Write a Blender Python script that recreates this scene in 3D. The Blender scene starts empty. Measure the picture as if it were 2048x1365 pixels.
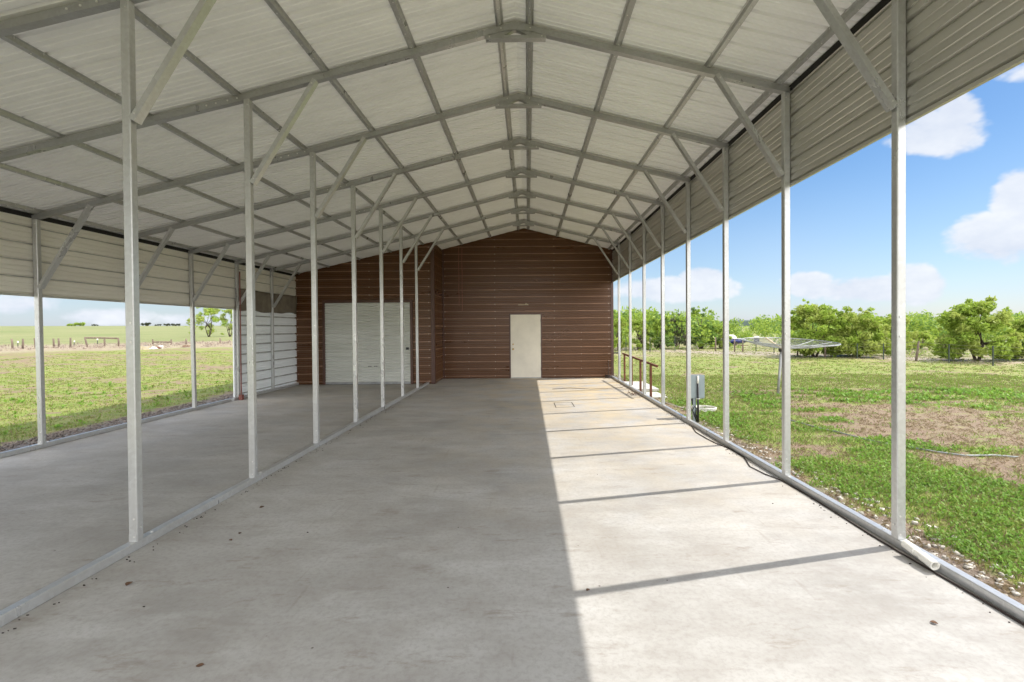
import bpy, math, random
import numpy as np
from mathutils import Vector, Matrix
R = math.radians
rnd = random.Random(7); NR = np.random.RandomState(11)
scene = bpy.context.scene
col = scene.collection

# ------------------------------------------------------------------ camera
F = 971.87 / 2048
cam_d = bpy.data.cameras.new('camera'); cam = bpy.data.objects.new('camera', cam_d); col.objects.link(cam)
cam_d.lens = 36 * F; cam_d.sensor_width = 36
cam_d.shift_x = -(1044.9 - 1024) / 2048; cam_d.shift_y = -(682.5 - 665.8) / 2048
cam_d.clip_start = .05; cam_d.clip_end = 6000
CAMR = Matrix.Rotation(.0107, 4, 'Z') @ Matrix.Rotation(math.pi / 2 - .0093, 4, 'X') @ Matrix.Rotation(-.0079, 4, 'Z')
cam.matrix_world = Matrix.Translation((0, 0, 1.6)) @ CAMR
scene.camera = cam

def ray(px, py):
    return (CAMR.to_3x3() @ Vector(((px - 1044.9) / 971.87, -(py - 665.8) / 971.87, -1)))
def at(px, py, Y):                      # the point seen at that place in the photograph, at distance Y along the building
    d = ray(px, py); k = Y / d.y
    return Vector((0, 0, 1.6)) + d * k
def smooth(a, b, x): t = np.clip((x - a) / (b - a), 0, 1); return t * t * (3 - 2 * t)
def gz(x, y):                           # terrain height
    x = np.asarray(x, float); y = np.asarray(y, float)
    d = np.hypot(x, y)
    w = smooth(-5, -22, x)
    up = np.minimum(np.maximum(0, d - 25), 420)
    up = up * .0132 * w + up * .004 * (1 - w)
    near = smooth(0, 6, np.maximum(np.abs(x + 2) - 4.8, 0))
    bump = (.035 * np.sin(x * .7 + 1.3) * np.sin(y * .53 + .4) + .02 * np.sin(x * 1.9 + y * 1.1)) * near
    return -.09 + up + bump - .02 * near
def ground_at(px, py, dz=0.):
    d = ray(px, py); p = Vector((0, 0, 1.6)); lo, hi = 1., 3000.
    k = 1.
    while k < 3000:
        q = p + d * k
        if q.z < float(gz(q.x, q.y)) + dz: break
        k *= 1.01
    q = p + d * k; q.z = float(gz(q.x, q.y)) + dz
    return q

# ------------------------------------------------------------------ noise (numpy value noise)
_tab = np.random.RandomState(3).rand(256, 256)
def vnoise(x, y):
    xi = np.floor(x).astype(int); yi = np.floor(y).astype(int); fx = x - xi; fy = y - yi
    fx = fx * fx * (3 - 2 * fx); fy = fy * fy * (3 - 2 * fy)
    a = _tab[xi % 256, yi % 256]; b = _tab[(xi + 1) % 256, yi % 256]; c = _tab[xi % 256, (yi + 1) % 256]; d = _tab[(xi + 1) % 256, (yi + 1) % 256]
    return (a * (1 - fx) + b * fx) * (1 - fy) + (c * (1 - fx) + d * fx) * fy
def fbm(x, y, o=4):
    s = 0; a = .5; n = 0
    for i in range(o):
        s = s + a * vnoise(x * 2 ** i + 17 * i, y * 2 ** i + 31 * i); n += a; a *= .55
    return s / n
def green(x, y):                        # how green the ground is, 0 dirt .. 1 lush
    x = np.asarray(x, float); y = np.asarray(y, float)
    g = fbm(x * .34 + 5, y * .62 + 9, 4)
    g2 = fbm(x * 1.5, y * 3.1 + 40, 3)
    v = .42 * g + .58 * g2
    right = x > 0
    lush = np.where(right, .17 * smooth(1.9, .3, np.abs(x - 4.0)) - .09 * smooth(2.6, .6, np.abs(x - 7.4)) * smooth(14, 9, y), 0)
    far = np.where(right, .16 * smooth(9, 15, y), .02 + .12 * smooth(-9, -12, x) * smooth(26, 13, np.hypot(x, y)))
    v = v + lush + far
    v = v + .16 * smooth(-7.9, -8.3, x) * smooth(-10.5, -9.5, x)
    v = np.where((x < -6.7) & (x > -8.2), v - .30 * smooth(-8.2, -7.6, x), v) + .025 * (x < -7.5)
    v = np.where((x > 2.7) & (x < 3.15), v - .2, v)
    return smooth(.39, .68, v)

# ------------------------------------------------------------------ materials
def nt(name):
    m = bpy.data.materials.new(name); m.use_nodes = True
    t = m.node_tree; b = t.nodes['Principled BSDF']
    return m, t, b
def N(t, typ, **kw):
    n = t.nodes.new(typ)
    for k, v in kw.items():
        if k in ('inp',):
            for kk, vv in v.items(): n.inputs[kk].default_value = vv
        else: setattr(n, k, v)
    return n
def noise(t, scale, vec=None, detail=5, rough=.6, sc=(1, 1, 1), coord='Object'):
    n = N(t, 'ShaderNodeTexNoise'); n.inputs['Scale'].default_value = scale; n.inputs['Detail'].default_value = detail; n.inputs['Roughness'].default_value = rough
    tc = N(t, 'ShaderNodeTexCoord'); mp = N(t, 'ShaderNodeMapping'); mp.inputs['Scale'].default_value = sc
    t.links.new(tc.outputs[coord], mp.inputs['Vector']); t.links.new(mp.outputs['Vector'], n.inputs['Vector'])
    return n.outputs['Fac']
def ramp(t, fac, stops):
    r = N(t, 'ShaderNodeValToRGB'); e = r.color_ramp.elements
    while len(e) < len(stops): e.new(.5)
    for k, (p, c) in enumerate(stops):
        e[k].position = p; e[k].color = (c, c, c, 1) if isinstance(c, (int, float)) else (*c, 1)
    t.links.new(fac, r.inputs['Fac']); return r.outputs['Color']
def mix(t, fac, a, b, mode='MIX'):
    m = N(t, 'ShaderNodeMix', data_type='RGBA', blend_type=mode)
    for sock, v in ((0, fac), (6, a), (7, b)):
        if hasattr(v, 'is_linked') or hasattr(v, 'node'): t.links.new(v, m.inputs[sock])
        else: m.inputs[sock].default_value = v if isinstance(v, (int, float)) else (*v, 1)
    return m.outputs[2]
def bump(t, b, h, strength=.3, dist=.01):
    n = N(t, 'ShaderNodeBump'); n.inputs['Strength'].default_value = strength; n.inputs['Distance'].default_value = dist
    t.links.new(h, n.inputs['Height']); t.links.new(n.outputs['Normal'], b.inputs['Normal'])
def simple(name, c, rough=.6, metal=0., var=.15, scale=6, bmp=.1, sc=(1, 1, 1), spec=.5, coord='Object'):
    m, t, b = nt(name)
    f = noise(t, scale, sc=sc, coord=coord)
    lo = tuple(max(0, v * (1 - var)) for v in c); hi = tuple(min(1, v * (1 + var)) for v in c)
    t.links.new(ramp(t, f, [(.3, lo), (.7, hi)]), b.inputs['Base Color'])
    b.inputs['Roughness'].default_value = rough; b.inputs['Metallic'].default_value = metal
    b.inputs['Specular IOR Level'].default_value = spec
    if bmp: bump(t, b, noise(t, scale * 8, sc=sc, coord=coord), bmp, .004)
    return m

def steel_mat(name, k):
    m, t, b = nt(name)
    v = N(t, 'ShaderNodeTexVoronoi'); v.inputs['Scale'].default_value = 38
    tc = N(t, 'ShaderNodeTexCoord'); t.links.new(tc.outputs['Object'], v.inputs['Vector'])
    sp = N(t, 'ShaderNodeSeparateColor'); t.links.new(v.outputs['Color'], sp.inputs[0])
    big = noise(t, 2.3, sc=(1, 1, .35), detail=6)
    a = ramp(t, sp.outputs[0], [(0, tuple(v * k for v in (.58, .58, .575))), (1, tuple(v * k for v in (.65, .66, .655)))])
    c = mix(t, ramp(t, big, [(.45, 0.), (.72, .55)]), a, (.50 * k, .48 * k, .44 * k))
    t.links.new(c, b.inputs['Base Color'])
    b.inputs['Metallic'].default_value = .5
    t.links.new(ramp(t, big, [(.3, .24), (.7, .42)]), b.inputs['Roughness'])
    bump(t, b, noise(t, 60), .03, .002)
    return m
def sheet_mat(name, c, c2, rough=.4, metal=.35, along='Y'):
    m, t, b = nt(name)
    sc = {'Y': (.25, 1, 1), 'X': (1, .12, 1), 'Z': (.15, .15, 1)}[along]
    f1 = noise(t, 3.2, sc=sc, detail=6, rough=.65); f2 = noise(t, .9, detail=3)
    c1 = ramp(t, f1, [(.3, c2), (.7, c)])
    t.links.new(mix(t, ramp(t, f2, [(.35, 0.), (.75, .5)]), c1, tuple(v * .86 for v in c)), b.inputs['Base Color'])
    b.inputs['Metallic'].default_value = metal
    t.links.new(ramp(t, f1, [(.2, rough - .08), (.8, rough + .12)]), b.inputs['Roughness'])
    if along != 'Z': bump(t, b, noise(t, 14, sc=sc), .12, .006)
    return m
M = {}
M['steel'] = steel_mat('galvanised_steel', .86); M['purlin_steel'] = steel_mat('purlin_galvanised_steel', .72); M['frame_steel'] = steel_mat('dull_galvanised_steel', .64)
M['roof'] = sheet_mat('roof_sheet_steel', (.93, .925, .93), (.83, .825, .825), .5, .05, 'Y')
M['panel'] = sheet_mat('side_sheet_steel', (.60, .585, .54), (.52, .505, .46), .34, .6, 'X')
M['left_panel'] = sheet_mat('pale_side_sheet_steel', (.80, .775, .70), (.68, .65, .58), .42, .15, 'X')
M['white_panel'] = sheet_mat('white_sheet_steel', (.90, .93, .95), (.84, .88, .90), .45, .05, 'X')
M['brown'] = sheet_mat('brown_painted_steel', (.122, .050, .0155), (.100, .040, .0125), .3, .1, 'Z')
M['brown'].node_tree.nodes['Principled BSDF'].inputs['Specular IOR Level'].default_value = .5
M['brown_crest'] = simple('painted_rib_highlight', (.245, .135, .082), .3, .1, .35, 5, .05, sc=(.3, 1, 1))  # lighter colour on the crests imitates highlights along the ribs
M['brown_trim'] = simple('brown_trim_paint', (.085, .04, .028), .35, .1)
M['door'] = simple('door_paint', (.72, .68, .58), .5, 0, .08, 2)
M['curtain'] = sheet_mat('roll_door_paint', (.66, .67, .63), (.52, .53, .48), .45, .1, 'Z')
M['groove_shade'] = simple('painted_groove_shade', (.40, .40, .38), .6, .1, .3, 4)  # shade painted into the rib grooves of the left and white panels
M['dark'] = simple('dark_metal', (.03, .03, .032), .5, .3)
M['brass'] = simple('brass', (.55, .38, .15), .3, .9)
M['screw'] = simple('screw_zinc', (.72, .71, .68), .35, .6)
M['brown_screw'] = simple('painted_screw_head', (.50, .42, .36), .35, .3)
M['rust'] = simple('rusty_paint', (.15, .055, .030), .8, .1, .4, 14)
M['redrust'] = simple('red_oxide_paint', (.19, .065, .05), .7, .1, .3, 10)
M['pvc'] = simple('white_pvc', (.78, .76, .70), .35, 0, .06)
M['hose_white'] = simple('pale_hose', (.68, .66, .6), .5)
M['hose_grey'] = simple('grey_hose', (.23, .25, .25), .5)
M['cord'] = simple('dark_cord', (.035, .022, .018), .6)
M['cordred'] = simple('reddish_cord', (.33, .13, .09), .6)
M['boxgrey'] = simple('grey_enclosure_paint', (.27, .32, .34), .4, .2, .08)
M['black_pipe'] = simple('black_conduit', (.02, .02, .022), .4)
M['tarp'] = simple('olive_tarp_cloth', (.16, .135, .10), .85, 0, .25, 5, .3)
M['bark'] = simple('bark', (.075, .055, .040), .9, 0, .35, 12, .6)
M['post_wood'] = simple('weathered_post_wood', (.16, .12, .095), .9, 0, .4, 9, .5, sc=(1, 1, .2))
M['tpost'] = simple('green_steel_post', (.05, .065, .05), .6, .3)
M['white_cap'] = simple('white_cap_paint', (.75, .74, .70), .5)
M['wire'] = simple('fence_wire', (.20, .18, .16), .6, .4)
M['mesh'] = simple('weathered_aluminium', (.34, .35, .35), .55, .5, .2)
M['tan'] = simple('tan_paint', (.50, .42, .30), .6)
M['boat_blue'] = simple('navy_gelcoat', (.018, .03, .16), .2, 0, .1, 3, 0)
M['boat_white'] = simple('white_gelcoat', (.82, .83, .84), .25, 0, .03, 3, 0)
M['tyre'] = simple('tyre_rubber', (.02, .02, .02), .8)
M['step'] = simple('pale_step_concrete', (.52, .50, .46), .85, 0, .12, 7, .3)
M['stone'] = simple('pale_limestone', (.46, .43, .38), .85, 0, .3, 5, .3, coord='Generated')
M['brown_stone'] = simple('brown_gravel_stone', (.17, .14, .12), .9, 0, .4, 5, .3, coord='Generated')
M['dryleaf'] = simple('dry_leaf', (.13, .07, .04), .8, 0, .4, 20)
M['far_dark'] = simple('dark_far_scrub', (.035, .045, .02), .9)
M['junk_blue'] = simple('faded_blue_plastic', (.12, .17, .30), .6)

def leaf_mat(name, c, c2, trans=.45):
    m, t, b = nt(name)
    g = N(t, 'ShaderNodeNewGeometry')
    f = noise(t, 1.1, detail=3)
    k = mix(t, g.outputs['Random Per Island'], c, c2)
    k = mix(t, ramp(t, f, [(.35, 0.), (.7, .6)]), k, tuple(v * .72 for v in c))
    t.links.new(k, b.inputs['Base Color']); b.inputs['Roughness'].default_value = .55
    b.inputs['Specular IOR Level'].default_value = .3
    tr = N(t, 'ShaderNodeBsdfTranslucent'); t.links.new(k, tr.inputs['Color'])
    mx = N(t, 'ShaderNodeMixShader'); mx.inputs[0].default_value = trans
    t.links.new(b.outputs[0], mx.inputs[1]); t.links.new(tr.outputs[0], mx.inputs[2])
    t.links.new(mx.outputs[0], t.nodes['Material Output'].inputs['Surface'])
    return m
M['leaf'] = leaf_mat('mesquite_leaf', (.29, .42, .06), (.40, .50, .09))
M['leaf_dark'] = leaf_mat('dark_leaf', (.14, .25, .05), (.23, .34, .08))
M['leaf_pale'] = leaf_mat('pale_leaf', (.36, .44, .09), (.44, .50, .13))
M['leaf_grey'] = leaf_mat('grey_leaf', (.13, .15, .08), (.2, .2, .12))
M['blade'] = leaf_mat('grass_blade', (.175, .265, .042), (.29, .33, .08))
M['weed'] = leaf_mat('weed_leaf', (.17, .34, .045), (.28, .43, .075))
M['straw'] = leaf_mat('dry_straw', (.34, .27, .16), (.24, .18, .11), .2)

def concrete_mat():
    m, t, b = nt('slab_concrete')
    f1 = noise(t, .55, detail=7, rough=.62); f2 = noise(t, 2.6, sc=(1, 1.6, 1), detail=5, rough=.7); f3 = noise(t, 30, detail=4, rough=.75)
    f4 = noise(t, 1.1, sc=(.6, 1.3, 1), detail=5, rough=.72)
    c = ramp(t, f1, [(.30, (.30, .288, .27)), (.5, (.415, .404, .386)), (.70, (.485, .476, .460))])
    c = mix(t, ramp(t, f2, [(.32, .5), (.56, 0.)]), c, (.29, .265, .24))
    c = mix(t, ramp(t, f4, [(.50, 0.), (.68, .55)]), c, (.545, .54, .53))
    c = mix(t, ramp(t, f3, [(.36, .38), (.54, 0.)]), c, (.27, .25, .23))
    # thin scrape marks
    f5 = noise(t, 5.5, sc=(3.4, .28, 1), detail=2, rough=.4)
    f6 = noise(t, .8, detail=2)
    s = ramp(t, f5, [(.66, 0.), (.70, .28)]); g = ramp(t, f6, [(.52, 0.), (.6, 1.)])
    c = mix(t, mix(t, 1., s, g, 'MULTIPLY'), c, (.26, .23, .2))
    # specks
    v = N(t, 'ShaderNodeTexVoronoi'); v.inputs['Scale'].default_value = 3.1
    tc = N(t, 'ShaderNodeTexCoord'); t.links.new(tc.outputs['Object'], v.inputs['Vector'])
    c = mix(t, ramp(t, v.outputs['Distance'], [(.016, .85), (.026, 0.)]), c, (.08, .06, .05))
    # rusty, yellowish dirt at the far end, washed down from the wall (a stain with a place of its own)
    sp = N(t, 'ShaderNodeSeparateXYZ'); t.links.new(tc.outputs['Object'], sp.inputs[0])
    mr = N(t, 'ShaderNodeMapRange'); mr.inputs[1].default_value = 3; mr.inputs[2].default_value = 12.5
    t.links.new(sp.outputs['Y'], mr.inputs[0])
    f7 = noise(t, 1.6, sc=(1, 1, 1), detail=7, rough=.7)
    g = mix(t, 1., mr.outputs[0], ramp(t, f7, [(.36, 0.), (.62, 1.)]), 'MULTIPLY')
    mx = N(t, 'ShaderNodeMapRange'); mx.inputs[1].default_value = -2.; mx.inputs[2].default_value = 1.2; mx.inputs[3].default_value = .25; t.links.new(sp.outputs['X'], mx.inputs[0])
    g = mix(t, 1., g, mx.outputs[0], 'MULTIPLY')
    c = mix(t, g, c, (.53, .425, .265))
    f8 = noise(t, 3.4, sc=(.55, 1.7, 1), detail=6, rough=.78)
    c = mix(t, ramp(t, f8, [(.57, 0.), (.68, .5)]), c, (.22, .18, .14))
    t.links.new(c, b.inputs['Base Color'])
    t.links.new(ramp(t, f2, [(.3, .62), (.7, .8)]), b.inputs['Roughness'])
    b.inputs['Specular IOR Level'].default_value = .35
    bump(t, b, f3, .12, .004)
    return m
M['concrete'] = concrete_mat()

def ground_mat():
    m, t, b = nt('ground_soil_and_turf')
    def attr(n): a = N(t, 'ShaderNodeAttribute'); a.attribute_name = n; return a.outputs['Fac']
    f0 = noise(t, 26, detail=5, rough=.75); f1 = noise(t, 5., detail=4, rough=.7); f2 = noise(t, .7, detail=4, sc=(1, 2.2, 1)); f3 = noise(t, 90, detail=4)
    soil = ramp(t, f0, [(.28, (.14, .10, .07)), (.5, (.25, .175, .12)), (.72, (.35, .265, .19))])
    straw = ramp(t, f3, [(.3, (.20, .16, .09)), (.7, (.36, .30, .17))])
    soil = mix(t, ramp(t, f1, [(.42, 0.), (.62, .8)]), soil, straw)
    turf = ramp(t, f0, [(.25, (.09, .14, .025)), (.45, (.185, .25, .05)), (.62, (.26, .30, .07)), (.8, (.34, .34, .13))])
    turf = mix(t, ramp(t, f2, [(.40, 0.), (.62, .62)]), turf, (.33, .29, .12))
    turf = mix(t, ramp(t, f1, [(.3, .5), (.5, 0.)]), turf, (.09, .14, .025))
    a = N(t, 'ShaderNodeMath', operation='ADD'); t.links.new(attr('green'), a.inputs[0])
    mm = N(t, 'ShaderNodeMath', operation='MULTIPLY_ADD'); t.links.new(f1, mm.inputs[0]); mm.inputs[1].default_value = 3.2; mm.inputs[2].default_value = -1.55
    t.links.new(mm.outputs[0], a.inputs[1])
    c = mix(t, ramp(t, a.outputs[0], [(.3, 0.), (.6, 1.)]), soil, turf)
    field = ramp(t, noise(t, .05, sc=(1, 1, 1), detail=8), [(.35, (.19, .22, .08)), (.6, (.26, .26, .12))])
    c = mix(t, attr('field'), c, field)
    c = mix(t, attr('brush'), c, mix(t, ramp(t, f1, [(.35, 0.), (.65, 1.)]), (.27, .215, .155), (.42, .35, .26)))
    c = mix(t, attr('road'), c, (.35, .295, .235))
    c = mix(t, attr('gravel'), c, ramp(t, f0, [(.35, (.10, .08, .07)), (.5, (.21, .18, .16)), (.7, (.36, .33, .30))]))
    t.links.new(c, b.inputs['Base Color']); b.inputs['Roughness'].default_value = .55; b.inputs['Specular IOR Level'].default_value = .15
    bump(t, b, f0, .8, .04)
    return m
M['ground'] = ground_mat()

# ------------------------------------------------------------------ mesh helpers
class MB:
    def __init__(s): s.v = []; s.f = []; s.m = []
    def add(s, vs, fs, mi=0):
        o = len(s.v); s.v += [tuple(p) for p in vs]; s.f += [tuple(i + o for i in f) for f in fs]; s.m += [mi] * len(fs)
    def prism(s, poly, a, b, mi=0):     # poly: list of 3-D points at the start; a->b translation
        d = Vector(b) - Vector(a); n = len(poly)
        vs = [Vector(p) for p in poly] + [Vector(p) + d for p in poly]
        fs = [tuple(range(n - 1, -1, -1)), tuple(range(n, 2 * n))] + [(i, (i + 1) % n, n + (i + 1) % n, n + i) for i in range(n)]
        s.add(vs, fs, mi)
    def box(s, x0, x1, y0, y1, z0, z1, mi=0):
        s.add([(x0, y0, z0), (x1, y0, z0), (x1, y1, z0), (x0, y1, z0), (x0, y0, z1), (x1, y0, z1), (x1, y1, z1), (x0, y1, z1)],
              [(0, 3, 2, 1), (4, 5, 6, 7), (0, 1, 5, 4), (1, 2, 6, 5), (2, 3, 7, 6), (3, 0, 4, 7)], mi)
    def bar(s, p, q, w, h, up=(0, 0, 1), ch=0., mi=0):   # beam from p to q, chamfered rectangular section
        p = Vector(p); q = Vector(q); d = (q - p).normalized(); sx = d.cross(Vector(up)).normalized(); sy = sx.cross(d).normalized()
        w /= 2; h /= 2
        if ch: pts = [(-w + ch, -h), (w - ch, -h), (w, -h + ch), (w, h - ch), (w - ch, h), (-w + ch, h), (-w, h - ch), (-w, -h + ch)]
        else: pts = [(-w, -h), (w, -h), (w, h), (-w, h)]
        s.prism([p + sx * a + sy * b for a, b in pts], p, q, mi)
    def tube(s, pts, r, n=8, mi=0, caps=True):
        pts = [Vector(p) for p in pts]; rs = r if isinstance(r, (list, tuple)) else [r] * len(pts); vs = []; fs = []
        ref = None
        for i, p in enumerate(pts):
            d = (pts[min(i + 1, len(pts) - 1)] - pts[max(i - 1, 0)])
            d = d.normalized() if d.length > 1e-9 else Vector((0, 0, 1))
            if ref is None: ref = d.orthogonal().normalized()
            ref = (ref - d * ref.dot(d)); ref = ref.normalized() if ref.length > 1e-6 else d.orthogonal().normalized()
            e = d.cross(ref)
            for k in range(n):
                a = 2 * math.pi * k / n; vs.append(p + (ref * math.cos(a) + e * math.sin(a)) * rs[i])
        for i in range(len(pts) - 1):
            for k in range(n):
                fs.append((i * n + k, i * n + (k + 1) % n, (i + 1) * n + (k + 1) % n, (i + 1) * n + k))
        if caps: fs.append(tuple(range(n - 1, -1, -1))); fs.append(tuple((len(pts) - 1) * n + k for k in range(n)))
        s.add(vs, fs, mi)
    def build(s, name, mats, parent=None, smooth_=False):
        me = bpy.data.meshes.new(name); me.from_pydata(s.v, [], s.f)
        if not isinstance(mats, (list, tuple)): mats = [mats]
        for m in mats: me.materials.append(M[m] if isinstance(m, str) else m)
        if len(mats) > 1: me.polygons.foreach_set('material_index', s.m)
        if smooth_: me.polygons.foreach_set('use_smooth', [True] * len(me.polygons))
        me.update()
        o = bpy.data.objects.new(name, me); col.objects.link(o)
        if parent: o.parent = parent; o.matrix_parent_inverse = Matrix.Translation(parent.location).inverted() if parent.parent is None else Matrix.Identity(4)
        return o
def tag(o, label=None, cat=None, group=None, kind=None):
    if label: o['label'] = label
    if cat: o['category'] = cat
    if group: o['group'] = group
    if kind: o['kind'] = kind
    return o
def empty(name, loc, label, cat, group=None):
    o = bpy.data.objects.new(name, None); col.objects.link(o); o.location = loc; o.empty_display_size = .1
    return tag(o, label, cat, group)
def np_mesh(name, V, Fq, mats, parent=None, mi=None, nper=4):
    me = bpy.data.meshes.new(name)
    V = np.asarray(V, np.float32); Fq = np.asarray(Fq, np.int32)
    me.vertices.add(len(V)); me.vertices.foreach_set('co', V.ravel())
    me.loops.add(Fq.size); me.loops.foreach_set('vertex_index', Fq.ravel())
    me.polygons.add(len(Fq)); me.polygons.foreach_set('loop_start', np.arange(0, Fq.size, nper, dtype=np.int32))
    for m in mats: me.materials.append(M[m])
    if mi is not None: me.polygons.foreach_set('material_index', np.asarray(mi, np.int32))
    me.update(calc_edges=True); me.validate()
    o = bpy.data.objects.new(name, me); col.objects.link(o)
    if parent: o.parent = parent; o.matrix_parent_inverse = Matrix.Translation(parent.location).inverted()
    return o

RIB = [(0, 0), (.009, .025), (.031, .025), (.04, 0), (.090, 0), (.096, .008), (.108, .008), (.114, 0), (.150, 0), (.156, .008), (.168, .008), (.174, 0)]
BROWN_RIB = [(0, 0), (.010, .025), (.036, .025), (.046, 0), (.070, 0), (.078, .017), (.088, .017), (.092, 0), (.125, 0), (.133, .017), (.143, .017), (.147, 0), (.180, 0), (.188, .017), (.198, .017), (.202, 0)]
NARROW_RIB = [(0, 0), (.002, .05), (.036, .05), (.038, 0), (.088, 0), (.094, .008), (.106, .008), (.112, 0), (.150, 0), (.156, .008), (.168, .008), (.174, 0)]
SIDE_RIB = [(0, 0), (.015, .026), (.030, .026), (.046, 0), (.088, 0), (.094, .008), (.106, .008), (.112, 0), (.150, 0), (.156, .008), (.168, .008), (.174, 0)]
def profile(t0, t1, period=.2286, prof=RIB, phase=0.):
    out = [(t0, 0.)]
    k = math.floor((t0 - phase) / period) - 1
    while phase + k * period < t1:
        for a, hgt in prof:
            t = phase + k * period + a
            if t0 + 1e-4 < t < t1 - 1e-4: out.append((t, hgt))
        k += 1
    out.append((t1, 0.)); out[0] = (t0, out[1][1] if out[1][0] - t0 < .003 else 0.)
    return out
def sheet(mb, prof, fn_a, fn_b, thick=.0012, mi=0, crest=None):
    """ribbed sheet: for every (t, h) fn_a/fn_b give the two ends of the rib line"""
    vs = []; fs = []
    for t, hgt in prof: vs += [fn_a(t, hgt), fn_b(t, hgt)]
    for i in range(len(prof) - 1): fs.append((2 * i, 2 * i + 1, 2 * i + 3, 2 * i + 2))
    if crest is None: mb.add(vs, fs, mi)
    else:
        o = len(mb.v); mb.v += [tuple(p) for p in vs]
        for i, f in enumerate(fs): mb.f.append(tuple(j + o for j in f)); mb.m.append(crest if prof[i][1] > .02 and prof[i + 1][1] > .02 else mi)

# ------------------------------------------------------------------ dimensions of the carport
TW = .0635
Y1, S = 3.498, 1.5251
YK = [Y1 + k * S for k in range(-3, 13)]           # frame lines, from behind the camera to the back of the shed
XR0, XR1 = 2.643, 2.643 + TW
XM0, XM1 = -2.864 - TW, -2.864
XF = -6.70
XP = -.10
HE = 4.0                                           # underside of rafter at the tall posts
def under(x):
    if x >= XP: return HE + .252 * (XR0 - x)
    if x >= XM1: return HE + .252 * (XR0 - XP) - .25 * (XP - x)
    return HE + .252 * (XR0 - XP) - .25 * (XP - XM1) - .226 * (XM1 - x)
YA, YB_ = YK[0] - .3, 21.8
SHED_Y, ROOM_Y = 15.52, 14.09

carport = empty('metal_carport', (0, 0, 0), 'long open carport of galvanised steel posts under a ribbed gable roof with a lean-to', 'carport')

def screw(mb, x, y, z, nrm=(0, -1, 0), r=.007, mi=1):
    n = Vector(nrm).normalized(); p = Vector((x, y, z)); mb.tube([p, p + n * .005], r, 6, mi)

def make_post(x0, x1, y, ztop, lean=0., seam=1.6, inner=1):
    mb = MB(); xc = (x0 + x1) / 2; yc = y + TW / 2
    def P(z): return (xc + lean * (z - ztop), yc, z)
    mb.bar(P(TW), P(seam - .0015), TW, TW, (0, 1, 0), .006)
    mb.bar(P(seam - .002), P(seam + .003), TW - .006, TW - .006, (0, 1, 0))
    mb.bar(P(seam + .003), P(ztop), TW, TW, (0, 1, 0), .006)
    for z in (.10, .23, seam - .08, seam + .06, ztop - .06):
        q = P(z); screw(mb, q[0] + .012 * inner, y - .0005, z)
    q = P(.16); screw(mb, q[0] + inner * (TW / 2 + .0005), yc, .16, (inner, 0, 0))
    # foot clip
    q = P(.1)
    mb.box(q[0] - .027, q[0] + .027, yc - TW / 2 - .003, yc - TW / 2 - .001, TW + .001, TW + .055)
    return mb.build('post', ['steel', 'screw'], carport)
def make_brace(xp, xt, y, z0, side):
    """U channel from the post (xp, z0) up to the rafter at xt; side = direction of xt from xp"""
    mb = MB(); yc = y + TW / 2; w = TW / 2 + .003
    a = Vector((xp + side * .012, 0, z0)); b = Vector((xt, 0, under(xt) + .02)); d = (b - a).normalized()
    n = Vector((d.z, 0, -d.x)) * side              # away from the corner, inwards and down
    for (u0, u1, v0, v1) in ((-w, w, 0, .002), (-w, -w + .002, -.042, -.0005), (w - .002, w, -.042, -.0005)):
        def c(p, v, u): return (p.x + n.x * v, yc + u, p.z + n.z * v)
        mb.prism([c(a, v0 + .02, u0), c(a, v1 + .02, u0), c(a, v1 + .02, u1), c(a, v0 + .02, u1)], a, b)
    for p, k in ((a, 1), (b, -1)):
        q = p + d * .05 * k + n * -.002; screw(mb, q.x, yc - w - .0005, q.z)
    return mb.build('brace', ['steel', 'screw'], carport)
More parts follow.
